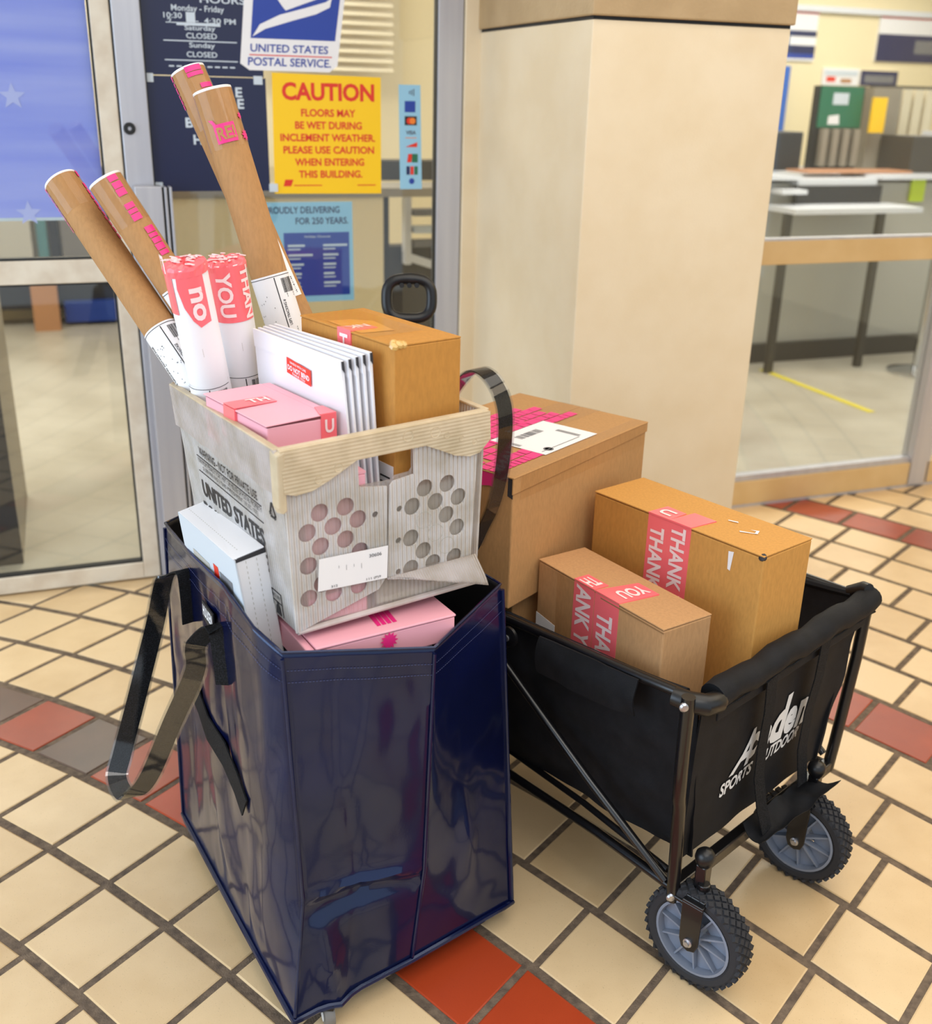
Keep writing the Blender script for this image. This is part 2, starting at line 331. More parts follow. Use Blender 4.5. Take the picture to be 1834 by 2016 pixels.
def make_floor():
    mb = MB(); mb.box(W(-7, -.06, 5.2), DU * 11, DE * -5.2, ZZ * .0575, 0)
    rg = random.Random(3); gn, gm = .052, .040
    for k in range(-2, 24):
        st = STG.get(k, rg.random())
        for j in range(-3, 21):
            c = uncourse(k + .4, j + st + .5); d = (c - W0); s_ = d.dot(DE); u_ = d.dot(DU)
            if s_ < -.12 or s_ > 4.7 or u_ < -6 or u_ > 3.4: continue
            n0, n1, m0, m1 = k - .1 + gn, k + .9 - gn, j + st + gm, j + st + 1 - gm
            q = [uncourse(*t) for t in ((n0, m0), (n1, m0), (n1, m1), (n0, m1))]
            if (q[1] - q[0]).cross(q[3] - q[0]).z < 0: q = [q[0], q[3], q[2], q[1]]
            ce = sum(q, V()) / 4; e = .0022
            inn = [p + (ce - p).normalized() * .004 for p in q]
            dz = rg.uniform(-.0003, .0003)
            vs = [p - ZZ * .003 for p in q] + [p - ZZ * (e - .0008) for p in q] + [p + ZZ * dz for p in inn]
            fs = [(8, 9, 10, 11)] + [(i, (i + 1) % 4, 4 + (i + 1) % 4, 4 + i) for i in range(4)] + [(4 + i, 4 + (i + 1) % 4, 8 + (i + 1) % 4, 8 + i) for i in range(4)]
            mi = 1
            if k == 5: mi = {13: 3, 12: 2, 11: 3, 10: 2, 9: 4, 8: 2, 7: 3, 6: 4, 5: 4, 4: 2, 3: 4}.get(j, rg.choice((2, 3, 4)))
            if k == 5 and j < 7: mi = 4
            if k in (12, 19): mi = 2
            mb.add(vs, fs, mi)
    struct(mb, 'floor', [M['grout'], M['tile'], M['red'], M['dark'], M['orange']])
make_floor()
mb = MB(); mb.wbox(-7, 6.5, -.06, .004, -4.7, -.03); struct(mb, 'floor_lobby', M['lobby'])
# ---- enclosing shell
mb = MB(); mb.wbox(-7, 6.5, 0, 2.8, -4.8, -4.65); struct(mb, 'wall_back', M['lobby_wall'])
mb = MB(); mb.wbox(-7, 6.5, 2.8, 2.9, -4.8, 4.4); struct(mb, 'ceiling', M['ceiling'])
mb = MB(); mb.wbox(3.2, 3.3, 0, 2.8, .06, 4.4); struct(mb, 'wall_right', M['cream'])
mb = MB(); mb.wbox(6.4, 6.5, 0, 2.8, -4.65, -.05); struct(mb, 'wall_right_lobby', M['lobby_wall'])
mb = MB(); mb.wbox(-7, -6.9, 0, 2.8, -4.65, -.05); struct(mb, 'wall_left_lobby', M['lobby_wall'])
mb = MB(); mb.wbox(-7, 3.2, 2.35, 2.8, -.06, 0); struct(mb, 'wall_over_doors', M['cream'])
# ---- square pillar with its tan upper band
mb = MB(); mb.wbox(-1.17, -.58, 0, 1.742, .0, .8); mb.wbox(-1.222, -1.16, 0, 2.35, -.045, .012); struct(mb, 'wall_pillar', M['pillar'], bevel=.004)
mb = MB(); mb.wbox(-1.178, -.575, 1.75, 2.8, .0, .812); struct(mb, 'trim_1', M['band'], bevel=.004)
mb = MB(); mb.wbox(-1.168, -.581, 1.741, 1.751, .0, .797); struct(mb, 'trim_2', M['gasket'])
# ---- left glass door (cream frame)
d1 = MB(); d1.wbox(-2.337, -2.284, .008, 2.35, -.045, .004); d1.wbox(-3.30, -3.24, .008, 2.35, -.045, .004)
d1.wbox(-3.24, -2.337, 1.003, 1.072, -.045, .004); d1.wbox(-3.24, -2.337, .008, .064, -.045, .004); d1.wbox(-3.24, -2.337, 2.27, 2.35, -.045, .004)
door1 = struct(d1, 'door_1', M['frame_white'], bevel=.003)
g = MB(); g.wbox(-3.24, -2.337, .064, 1.003, -.024, -.018); g.wbox(-3.24, -2.337, 1.072, 2.27, -.024, -.018); struct(g, 'door_glass', M['glass'], door1)
g = MB()
for z0, z1 in ((.064, 1.003), (1.072, 2.27)):
    g.wbox(-2.343, -2.336, z0, z1, -.030, -.006); g.wbox(-3.24, -2.337, z0, z0 + .007, -.030, -.006); g.wbox(-3.24, -2.337, z1 - .006, z1, -.030, -.006)
struct(g, 'door_gasket', M['gasket'], door1)
mb = MB(); mb.wbox(-5.5, -3.302, 0, 2.35, -.05, .004); struct(mb, 'wall_left', M['cream'])
# ---- second glass door (aluminium)
d2 = MB(); d2.wbox(-2.279, -2.2, .006, 2.35, -.045, .004); d2.wbox(-1.309, -1.225, .006, 2.35, -.045, .004); d2.wbox(-2.2, -1.309, .006, .245, -.045, .004); d2.wbox(-2.2, -1.309, 2.27, 2.35, -.045, .004)
door2 = struct(d2, 'door_2', M['alu'], bevel=.003)
g = MB(); g.wbox(-2.2, -1.309, .245, 2.27, -.024, -.018); struct(g, 'door_glass', M['glass'], door2)
g = MB(); g.wbox(-2.283, -2.278, .006, 2.35, -.04, .002); g.wbox(-2.201, -2.196, .245, 2.27, -.03, .0); g.wbox(-1.312, -1.307, .245, 2.27, -.03, .0); struct(g, 'door_gasket', M['gasket'], door2)
g = MB(); g.wbox(-2.2, -1.309, .245, .256, -.03, -.004); struct(g, 'glazing_bead', M['frame_white'], door2)
lk = MB(); lk.lathe(W(-2.257, 1.444, .004), DE, [(.017, 0), (.017, .004), (.014, .007), (0, .007)], 24); lk = lk.build('lock_cylinder', M['gasket'], door2, True)
kb = MB(); kb.lathe(W(-2.257, 1.444, .0105), DE, [(.006, 0), (.005, .003), (0, .003)], 16); kb.build('keyway', M['steel'], lk, True)
# ---- big window to the right
w1 = MB(); w1.wbox(-.58, .877, .012, .112, -.05, .012); w1.wbox(.96, 3.2, .012, .112, -.05, .012); w1.wbox(-.58, .877, .983, 1.072, -.05, .006); w1.wbox(.96, 3.2, .983, 1.072, -.05, .006); w1.wbox(-.58, 3.2, 2.28, 2.35, -.05, .006)
win1 = struct(w1, 'window_1', M['tan'], bevel=.003)
g = MB(); g.wbox(-.58, .877, .112, .983, -.024, -.018); g.wbox(-.58, .877, 1.072, 2.28, -.024, -.018); g.wbox(.96, 3.2, .112, 2.28, -.024, -.018); struct(g, 'window_glass', M['glass'], win1)
g = MB(); g.wbox(.877, .96, .012, 2.35, -.05, .02); g.wbox(.967, .985, .012, 2.35, -.05, .012); struct(g, 'mullion', M['alu'], win1, bevel=.002)
g = MB(); g.wbox(-.58, .877, .112, .135, -.04, .002); g.wbox(-.58, .877, 1.072, 1.08, -.04, .002); struct(g, 'glazing_bead', M['alu'], win1)
mb = MB(); mb.wbox(-.58, 3.2, .0, .013, -.05, .010); struct(mb, 'baseboard_right', M['alu'])

# ================================================================== LOBBY SEEN THROUGH THE GLASS
def wthing(name, u, s, label, cat, z=0.0): return thing(name, W(u, z, s), label, cat)
# service counter to the right
t = wthing('service_counter', 3.0, -2.5, 'long grey service counter with white top behind the window', 'counter')
b = MB(); b.wbox(1.2, 5.2, .1, 1.10, -2.9, -2.2); b.build('counter_front', M['cgrey'], t)
b = MB(); b.wbox(1.2, 5.2, .004, .12, -2.85, -2.15); b.build('toe_kick', M['legd'], t)
b = MB(); b.wbox(1.2, 1.71, 1.125, 1.15, -2.95, -2.1); b.wbox(2.3, 5.2, 1.125, 1.15, -2.95, -2.1); b.wbox(1.71, 2.3, 1.09, 1.13, -2.95, -2.14); b.build('counter_top', M['ctop'], t)
b = MB(); b.wbox(1.70, 2.33, .985, 1.09, -2.16, -2.12); b.build('dark_apron', M['cblack'], t)
t = wthing('ledge_table', 1.9, -1.95, 'narrow white writing ledge on dark legs in front of counter', 'table')
b = MB(); b.wbox(1.49, 2.41, .955, .985, -2.15, -1.83); b.build('table_top', M['ctop'], t)
for u in (1.49, 2.16):
    b = MB(); b.wbox(u - .012, u + .03, .004, .955, -1.93, -1.89); b.build('leg', M['legd'], t)
b = MB(); b.wbox(1.52, 1.70, 1.05, 1.075, -2.195, -2.02); tag(b.build('paper_tray', M['ctop']), 'small white tray beneath the counter edge above the writing ledge', 'tray')
b = MB(); b.wbox(1.86, 2.66, 1.152, 1.167, -2.48, -2.25); tag(b.build('wooden_plank', M['plank'], bevel=.003), 'tan wooden board lying along the service counter', 'board')
t = wthing('brochure_rack', 2.33, -2.6, 'green poster rack with upright slots standing on counter', 'rack', 1.168)
b = MB(); b.wbox(2.13, 2.50, 1.152, 1.66, -2.66, -2.62); b.build('rack_back', M['cblack'], t)
F = Fr(W(2.15, 1.41, -2.615), DU, ZZ, DE)
b = MB(); b.slab(F, [(0, 0), (.34, 0), (.33, .25), (0, .25)], 0, .006); b.build('rack_poster', M['green_p'], t)
b = MB(); b.slab(F, [(.08, .02), (.17, .02), (.16, .08), (.08, .07)], .006, .008); b.build('poster_picture', M['white'], t)
b = MB(); b.slab(F, [(.10, .14), (.22, .14), (.22, .21), (.10, .21)], .006, .008); b.build('poster_print', M['ltgrey'], t)
b = MB()
for i in range(4): b.wbox(2.17 + i * .083, 2.215 + i * .083, 1.175, 1.405, -2.6, -2.56)
b.build('rack_slots', M['panelg'], t)
b = MB(); b.wbox(2.49, 2.60, 1.385, 1.60, -2.53, -2.51); tag(b.build('yellow_envelope', M['yellow']), 'bright yellow envelope hanging beside the green poster rack', 'envelope')
b = MB(); b.wbox(2.57, 2.80, 1.152, 1.66, -2.75, -2.62); tag(b.build('card_display', M['panelg']), 'grey display stand on counter right of the yellow envelope', 'display')
t = wthing('scale_terminal', 3.0, -2.5, 'large black counter terminal at far right of service counter', 'terminal', 1.15)
b = MB(); b.wbox(2.67, 3.35, 1.152, 1.372, -2.6, -2.3); b.build('housing', M['cdark'], t)
b = MB(); b.wbox(3.0, 3.3, 1.372, 1.40, -2.6, -2.3); b.build('white_lid', M['ctop'], t)
t = wthing('slat_rack', 3.0, -2.9, 'pale upright slat rack behind the black counter terminal', 'rack', 1.15)
b = MB()
for i in range(5): b.wbox(2.86 + i * .1, 2.93 + i * .1, 1.155, 1.66, -2.95, -2.9)
b.build('slat', M['cream'], t)
b = MB(); b.wbox(2.82, 3.38, 1.155, 1.68, -2.97, -2.951); b.build('slat_backing', M['legd'], t)
b = MB(); b.wbox(1.72, 1.98, 1.152, 1.385, -2.88, -2.5); tag(b.build('card_reader', M['cblack'], bevel=.01), 'black counter device beside the blue sign post', 'device')
b = MB(); b.wbox(3.14, 3.30, .004, 1.834, -4.6, -4.55); tag(b.build('sign_post', M['postblue']), 'tall blue sign post against the lobby wall', 'post')
def wallsign(u0, u1, z0, z1, label, spec):
    t = wthing('wall_sign', (u0 + u1) / 2, -4.64, label, 'sign', z0)
    b = MB(); b.wbox(u0, u1, z0, z1, -4.65, -4.63); b.build('sign_panel', M['white'], t)
    F = Fr(W(u0, z0, -4.63), DU, ZZ, DE); w, h = u1 - u0, z1 - z0
    b = MB(); ml = []
    for i, (a0, a1, b0, b1, m_) in enumerate(spec): b.rect(F, a0 * w, a1 * w, b0 * h, b1 * h, .002 + .001 * i, i); ml.append(M[m_])
    b.build('sign_print', ml, t)
wallsign(3.05, 3.57, 1.88, 2.25, 'white and navy price sign on lobby wall beside the pillar', [(0, 1, .05, .15, 'blue'), (0, 1, .15, .62, 'navy'), (.5, 1, .32, .5, 'white'), (0, 1, .97, 1, 'red_print')])
wallsign(4.20, 5.2, 1.90, 2.25, 'wide navy and white menu sign at far end of wall', [(0, 1, .0, .62, 'navy'), (.4, .9, .2, .5, 'greyp'), (0, 1, .97, 1, 'red_print')])
b = MB(); b.wbox(2.8, 5.6, 2.255, 2.30, -4.65, -4.60); struct(b, 'trim_3', M['ctop'])
wallsign(3.69, 4.06, 1.70, 1.835, 'small white notice above the green poster rack', [(.1, .35, .2, .5, 'red_print'), (.5, .8, .15, .4, 'wood'), (.05, .95, .6, .85, 'ltgrey')])
wallsign(4.08, 4.47, 1.705, 1.825, 'small slate blue notice right of the white notice', [(0, 1, 0, 1, 'navy'), (.1, .9, .2, .7, 'greyp')])
b = MB(); F = Fr(W(0, .0055, 0), DU, DE, ZZ)
b.slab(F, [(1.49, -1.99), (1.535, -1.985), (1.555, -1.0), (1.51, -1.0)], 0, .002); tag(b.build('floor_tape', M['floor_tape']), 'straight strip of yellow tape stuck on lobby floor', 'tape')
t = wthing('stanchion', 2.42, -1.67, 'chrome queue stanchion with round base near the counter', 'stanchion')
b = MB(); b.lathe(W(2.42, .005, -1.67), ZZ, [(.17, 0), (.17, .015), (.1, .03), (.03, .045), (0, .045)], 32); b.build('base', M['chrome'], t, True)
b = MB(); b.cyl(W(2.42, .04, -1.67), ZZ, .025, .9, 16); b.build('pole', M['chrome'], t, True)
b = MB(); b.wbox(2.61, 2.72, .985, 1.12, -2.195, -2.18); tag(b.build('hanging_tag', M['lime']), 'lime green tag hanging on the grey counter front', 'tag')
# lobby furniture behind the doors
t = wthing('partition', -2.77, -.6, 'grey upright partition board with black end behind left door', 'partition')
b = MB(); b.wbox(-2.83, -2.725, .004, 1.03, -.94, -.27); b.build('board', M['panelg'], t)
b = MB(); b.wbox(-2.835, -2.725, .004, 1.03, -.27, -.245); b.build('end_cap', M['cblack'], t)
b = MB(); b.wbox(-2.73, -2.565, .004, .30, -4.38, -4.2); tag(b.build('wooden_crate', M['wood']), 'tan wooden crate on lobby floor beside the blue bin', 'crate')
t = wthing('storage_rack', -2.3, -4.3, 'dark storage rack holding a blue bin at lobby back', 'rack')
b = MB(); b.wbox(-3.3, -1.9, .12, .35, -4.62, -4.4); b.build('rack_body', M['cblack'], t)
b = MB(); b.wbox(-2.53, -1.9, .03, .17, -4.5, -4.34); b.build('bin', M['blue_bin'], t)
b = MB(); b.wbox(-3.28, -2.69, .352, 1.15, -4.6, -4.42); tag(b.build('grey_cabinet', M['cgrey']), 'pale grey cabinet behind the banner on left door', 'cabinet')
b = MB(); b.wbox(-2.655, -2.59, .352, 1.15, -4.56, -4.45); tag(b.build('teal_panel', M['teal']), 'narrow teal panel beside the pale grey cabinet', 'panel')
b = MB(); b.wbox(-2.575, -2.515, .352, 1.15, -4.56, -4.45); tag(b.build('black_panel', M['cblack']), 'narrow black panel beside the teal panel', 'panel')
b = MB(); b.wbox(-2.50, -2.0, .352, 1.15, -4.6, -4.42); tag(b.build('slate_cabinet', M['castor']), 'slate grey cabinet right of the narrow black panel', 'cabinet')
t = wthing('lobby_desk', -1.5, -1.6, 'cream panelled desk with grey ledge behind second glass door', 'desk')
b = MB(); b.wbox(-2.3, -1.148, .004, 1.135, -1.28, -1.2); b.build('desk_panel', M['lobby_wall'], t)
b = MB(); b.wbox(-2.3, -.55, 1.135, 1.172, -1.5, -1.18); b.build('desk_ledge', M['panelg'], t)
b = MB(); b.wbox(-1.145, -1.05, .004, 1.13, -1.55, -1.45); b.build('dark_upright', M['cblack'], t)
b = MB(); b.wbox(-1.05, -.5, .004, .86, -1.75, -1.65); b.build('dark_panel', M['cdark'], t)
b = MB(); b.wbox(-.93, -.90, .78, 1.1, -1.64, -1.58); b.hexa([W(-.93, .80, -1.6), W(-.5, .66, -1.6), W(-.5, .66, -1.64), W(-.93, .80, -1.64)], [W(-.93, .84, -1.6), W(-.5, .70, -1.6), W(-.5, .70, -1.64), W(-.93, .84, -1.64)]); b.build('shelf_frame', M['ctop'], t)
for i, (z, m_) in enumerate(((1.01, 'greyp'), (.93, 'ltgrey'), (.865, 'greyp'))):
    b = MB(); b.wbox(-.89, -.55, z, z + .03, -1.64, -1.56); b.build('shelf', M[m_], t)
b = MB(); b.wbox(-1.2, -.6, 1.172, 1.26, -1.75, -1.6); tag(b.build('counter_machine', M['cdark']), 'low dark machine resting on the cream desk ledge', 'machine')
t = wthing('window_blind', -.84, -2.5, 'cream slatted blind hanging behind second glass door', 'blind', 1.66)
b = MB()
for i in range(16): b.hexa([W(-1.45, 1.66 + i * .045, -2.5), W(-.716, 1.66 + i * .045, -2.5), W(-.716, 1.69 + i * .045, -2.535), W(-1.45, 1.69 + i * .045, -2.535)], [W(-1.45, 1.663 + i * .045, -2.5), W(-.716, 1.663 + i * .045, -2.5), W(-.716, 1.693 + i * .045, -2.535), W(-1.45, 1.693 + i * .045, -2.535)])
b.build('slat', M['cream'], t); b = MB(); b.wbox(-2.4, -.1, 1.17, 2.79, -2.75, -2.6); struct(b, 'wall_lobby_nook', M['lobby_wall'])

# ================================================================== SIGNS ON THE GLASS
FG = Fr(W(0, 0, -.018), DU, ZZ, DE)
U_, Z_ = (1, 0), (0, 1)
# banner behind the left door
t = thing('star_banner', W(-2.8, 1.184, -.03), 'pale blue banner with white stars behind left door glass', 'banner')
b = MB(); b.wbox(-3.2, -2.345, 1.184, 2.25, -.034, -.027); b.build('banner_cloth', M['flag'], t)
FB = Fr(W(0, 0, -.027), DU, ZZ, DE)
def star(b, F, ca, cb, r, l=.0012, mi=0, n=5, k=.42, ph=math.pi / 2):
    b.poly(F, [(ca + (r if i % 2 == 0 else r * k) * math.cos(ph + math.pi * i / n), cb + (r if i % 2 == 0 else r * k) * math.sin(ph + math.pi * i / n)) for i in range(2 * n)], l, mi)
for ca, cb in ((-2.565, 1.525), (-2.56, 1.205), (-2.86, 1.37), (-2.86, 1.70), (-2.565, 1.86), (-3.1, 1.53)):
    b = MB(); star(b, FB, ca, cb, .037); b.build('star', M['star'], t)
b = MB(); b.rect(FB, -3.2, -2.345, 1.184, 1.193, .001); b.build('hem', M['ltgrey'], t)
# opening hours
t = thing('hours_sign', W(-2.03, 1.59, -.018), 'navy opening hours sign in door glass reading Monday to Friday', 'sign')
b = MB(); b.slab(FG, [(-2.195, 1.592), (-1.855, 1.592), (-1.855, 2.05), (-2.195, 2.05)], 0, .002); b.build('sign_panel', M['navy2'], t)
b = MB()
for s_, a, z, w, h in (('HOURS', -2.03, 1.798, .13, .020), ('Monday - Friday', -2.112, 1.770, .15, .021), ('10:30', -2.135, 1.752, .052, .015), ('2', -2.125, 1.738, .012, .012), ('-  4:30 PM', -2.045, 1.741, .115, .015), ('Saturday', -2.078, 1.719, .088, .017), ('CLOSED', -2.075, 1.700, .088, .015), ('Sunday', -2.068, 1.673, .074, .018), ('CLOSED', -2.077, 1.650, .088, .015)):
    b.text(FG, s_, (a, z - h / 2), U_, Z_, w, h, .003)
b.rect(FG, -2.14, -1.93, 1.684, 1.687, .003); b.rect(FG, -2.14, -1.93, 1.632, 1.635, .003); b.rect(FG, -2.13, -2.03, 1.732, 1.7345, .003); b.rect(FG, -2.10, -1.975, 1.7265, 1.7345, .0032); b.rect(FG, -2.072, -2.046, 1.735, 1.762, .0032)
for k in range(9): b.rect(FG, -2.13 + .022 * k, -2.115 + .022 * k, 1.615, 1.619, .003)
b.build('sign_lettering', M['ltgrey'], t)
t = thing('notice_sign', W(-2.03, 1.265, -.018), 'tall navy notice panel in door glass below opening hours', 'sign')
b = MB(); b.slab(FG, [(-2.198, 1.265), (-1.85, 1.265), (-1.85, 1.590), (-2.198, 1.590)], 0, .002); b.build('sign_panel', M['navy2'], t)
for s_, a, z, w in (('E', -1.942, 1.535, .020), ('E', -1.938, 1.503, .020), ('B', -2.094, 1.448, .024), ('H', -2.074, 1.400, .026)):
    b = MB(); b.text(FG, s_, (a, z), U_, Z_, w, .028, .003, 0, 0, .03); b.build('sign_lettering', M['ltgrey'], t)
def clip(a, z, label):
    b = MB(); b.slab(FG, [(a, z), (a + .026, z), (a + .026, z + .024), (a, z + .024)], .002, .007); tag(b.build('sign_clip', M['ltgrey']), label, 'clip', 'clear clips holding the navy signs')
clip(-2.203, 1.572, 'clear sign clip at upper corner of notice panel beside door stile'); clip(-1.886, 1.572, 'clear sign clip at notice panel corner beneath eagle decal')
clip(-2.20, 1.268, 'clear sign clip at lower corner of notice panel near half post'); clip(-1.853, 1.262, 'clear sign clip at lower corner of notice panel beside yellow notice')
# postal eagle decal
t = thing('eagle_decal', W(-1.76, 1.615, -.016), 'white door decal with blue eagle above the yellow notice', 'decal')
b = MB(); e = .018
out = [(-1.915 + e, 1.612), (-1.635 - e, 1.612), (-1.628, 1.612 + e), (-1.590, 1.90), (-1.608, 1.918), (-1.872, 1.918), (-1.892, 1.90), (-1.923, 1.612 + e)]
b.slab(FG, out, .0025, .0045); b.build('decal_sheet', M['white'], t)
b = MB(); b.poly(FG, [(-1.889, 1.70), (-1.634, 1.70), (-1.603, 1.90), (-1.865, 1.90)], .0052, 0)
b.poly(FG, [(-1.884, 1.704), (-1.845, 1.726), (-1.76, 1.752), (-1.69, 1.772), (-1.648, 1.792), (-1.641, 1.818), (-1.66, 1.806), (-1.72, 1.788), (-1.80, 1.766), (-1.86, 1.738)], .006, 1)
b.poly(FG, [(-1.79, 1.787), (-1.782, 1.778), (-1.73, 1.797), (-1.68, 1.815), (-1.652, 1.818), (-1.66, 1.84), (-1.81, 1.88), (-1.86, 1.88)], .0064, 1)
b.build('eagle_emblem', [M['blue'], M['white']], t)
b = MB(); b.text(FG, 'UNITED STATES', (-1.892, 1.663), U_, (.08, 1), .235, .022, .0056, 0); b.text(FG, 'POSTAL SERVICE.', (-1.901, 1.625), U_, (.08, 1), .252, .023, .0056, 0); b.rect(FG, -1.895, -1.645, 1.653, 1.656, .0056, 1)
b.build('decal_lettering', [M['blue'], M['red_print']], t)
# caution notice
t = thing('caution_notice', W(-1.66, 1.255, -.016), 'square yellow caution notice with red lettering on glass', 'sign')
b = MB(); b.slab(FG, [(-1.836, 1.256), (-1.491, 1.254), (-1.490, 1.602), (-1.830, 1.607)], .001, .0022); b.build('notice_sheet', M['yellow'], t)
b = MB(); b.text(FG, 'CAUTION', (-1.802, 1.530), U_, Z_, .29, .052, .003, 0, 0, .035)
for i, (s_, a, w) in enumerate((('FLOORS MAY', -1.745, .172), ('BE WET DURING', -1.765, .212), ('INCLEMENT WEATHER.', -1.812, .302), ('PLEASE USE CAUTION', -1.804, .29), ('WHEN ENTERING', -1.769, .222), ('THIS BUILDING.', -1.758, .205))):
    b.text(FG, s_, (a, 1.484 - i * .0362), U_, Z_, w, .0225, .003, 0, 0, .026)
b.poly(FG, [(-1.808, 1.278), (-1.784, 1.278), (-1.776, 1.298), (-1.802, 1.298)], .003)
b.rect(FG, -1.775, -1.685, 1.279, 1.282, .003); b.rect(FG, -1.57, -1.51, 1.279, 1.282, .003)
b.build('notice_lettering', M['red_print'], t)
# payment strip
t = thing('card_strip', W(-1.39, 1.267, -.016), 'narrow pale blue strip of payment card symbols on glass', 'decal')
b = MB(); b.slab(FG, [(-1.427, 1.267), (-1.353, 1.267), (-1.360, 1.583), (-1.432, 1.583)], .001, .002); b.build('strip_sheet', M['sky'], t)
def symbol(m_, fn):
    b = MB(); fn(b); b.build('card_symbol', M[m_], t)
symbol('blue', lambda b: b.rect(FG, -1.412, -1.377, 1.502, 1.535, .003))
symbol('blackp', lambda b: b.rect(FG, -1.412, -1.372, 1.463, 1.49, .003))
symbol('red_print', lambda b: b.lathe(FG.at(-1.396, 1.476, .003), DE, [(.010, 0), (.010, .0006), (0, .0006)], 16)); symbol('orange_p', lambda b: b.lathe(FG.at(-1.386, 1.476, .003), DE, [(.010, 0), (.010, .0008), (0, .0008)], 16))
symbol('visa', lambda b: b.text(FG, 'VISA', (-1.408, 1.435), U_, Z_, .034, .012, .003, 0, 0, .03)); symbol('orange_p', lambda b: b.rect(FG, -1.41, -1.372, 1.424, 1.426, .003))
symbol('red_print', lambda b: b.poly(FG, [(-1.41, 1.397), (-1.37, 1.397), (-1.37, 1.412)], .003))
symbol('red_print', lambda b: b.poly(FG, [(-1.404, 1.350), (-1.39, 1.350), (-1.386, 1.376), (-1.40, 1.376)], .003)); symbol('green_p', lambda b: b.rect(FG, -1.388, -1.368, 1.350, 1.376, .003))
for i_, m_ in enumerate(('navy', 'red_print', 'green_p')): symbol(m_, lambda b: b.rect(FG, -1.406 + i_ * .0135, -1.395 + i_ * .0135, 1.312, 1.338, .003))
symbol('visa', lambda b: [b.rect(FG, -1.398 + k * .007, -1.395 + k * .007, 1.556 - k * .003, 1.565 + k * .003, .003) for k in range(3)])
symbol('blue', lambda b: b.lathe(FG.at(-1.388, 1.292, .003), DE, [(.009, 0), (.009, .0006), (0, .0006)], 16))
# holiday poster
FH = Fr(W(0, 0, -.026), DU, ZZ, DE)
t = thing('holiday_poster', W(-1.72, .912, -.026), 'light blue poster with dark blue holiday list inside glass', 'poster')
b = MB(); b.slab(FH, [(-1.87, .912), (-1.584, .912), (-1.586, 1.229), (-1.87, 1.229)], -.0015, 0); b.build('poster_sheet', M['sky'], t)
b = MB(); b.text(FH, 'PROUDLY DELIVERING', (-1.868, 1.194), U_, Z_, .24, .021, .001, 0); b.text(FH, 'FOR 250 YEARS.', (-1.772, 1.160), U_, Z_, .172, .021, .001, 0)
b.slab(FH, [(-1.812, .932), (-1.598, .932), (-1.598, 1.134), (-1.812, 1.134)], .0004, .0008, 1)
b.text(FH, 'Holiday Closures', (-1.745, 1.116), U_, Z_, .085, .009, .0016, 2)
for r in range(5):
    for c in range(2):
        z = 1.09 - r * .03; a = -1.80 + c * .115
        b.rect(FH, a, a + (.055, .08, .05, .042, .036)[(r + c) % 5], z, z + .007, .0016, 2); b.rect(FH, a, a + .04, z - .010, z - .006, .0016, 2)
b.build('poster_print', [M['navy'], M['blue'], M['ltgrey']], t)
# half-height aluminium post in front of the door
t = thing('guard_post', W(-2.215, 0, .04), 'half height aluminium post with dark grooves beside door', 'post')
b = MB(); b.wbox(-2.262, -2.185, .004, 1.286, .008, .07); b.wbox(-2.178, -2.170, .004, 1.284, .008, .064); b.wbox(-2.163, -2.155, .004, 1.284, .008, .06); b.build('extrusion', M['alu'], t, bevel=.002)
b = MB(); b.wbox(-2.186, -2.156, .006, 1.280, .009, .052); b.build('grooves', M['gasket'], t)
b = MB(); b.lathe(W(-2.2, .004, .09), ZZ, [(.014, 0), (.014, .016), (.008, .026), (0, .026)], 16); tag(b.build('floor_stop', M['steel'], smooth=True), 'small white floor stop at foot of the guard post', 'door stop')

# ================================================================== FOLDING WAGON
WO = V((.409, 1.587, 0)); WX = V((.713, .701, 0)).normalized(); WY = V((-.701, .713, 0)).normalized()
def G(a, b, z): return WO + WX * a + WY * b + ZZ * z
wag = thing('folding_wagon', G(.29, .45, 0), 'black canvas folding wagon loaded with brown cartons beside blue bag', 'wagon')
def sheet(fn, na, nb, th=.004):
    """a cloth panel: fn(i/na, j/nb) -> (point, outward normal)"""
    mb = MB(); P = [[fn(i / na, j / nb) for i in range(na + 1)] for j in range(nb + 1)]; k = (na + 1) * (nb + 1)
    vs = [p for r in P for p, n in r] + [p - n * th for r in P for p, n in r]; fs = []
    I = lambda i, j: j * (na + 1) + i
    for j in range(nb):
        for i in range(na):
            q = (I(i, j), I(i + 1, j), I(i + 1, j + 1), I(i, j + 1)); fs.append(q); fs.append(tuple(reversed([x + k for x in q])))
    for i in range(na): fs += [(I(i, 0) + k, I(i + 1, 0) + k, I(i + 1, 0), I(i, 0)), (I(i, nb), I(i + 1, nb), I(i + 1, nb) + k, I(i, nb) + k)]
    for j in range(nb): fs += [(I(0, j), I(0, j + 1), I(0, j + 1) + k, I(0, j) + k), (I(na, j) + k, I(na, j + 1) + k, I(na, j + 1), I(na, j))]
    return mb.add(vs, fs)
def ripple(p, amp, sc): return amp * noise.noise(p * sc)
RIMZ = .605
def side_dip(b): return -.018 * math.sin(min(max(b / .86, 0), 1) * math.pi) - .012 * max(0, math.sin(b * 14)) * (1 if .3 < b < .6 else .3)
def left_wall(u, v):
    b = .0 + u * .88; z = .23 + v * (RIMZ + side_dip(b) - .23); a = .012 + (1 - v) * .03 - v * .012
    a += -.014 * math.sin(v * math.pi) * math.sin(u * math.pi) ; p = G(a, b, z); return p + -WX * (ripple(p, .010, 9) + ripple(p, .005, 24)), -WX
def right_wall(u, v):
    b = u * .88; z = .23 + v * (RIMZ + side_dip(b) - .23); a = .545 - (1 - v) * .03 + v * .05; p = G(a, b, z); return p + WX * (ripple(p, .010, 9)), WX
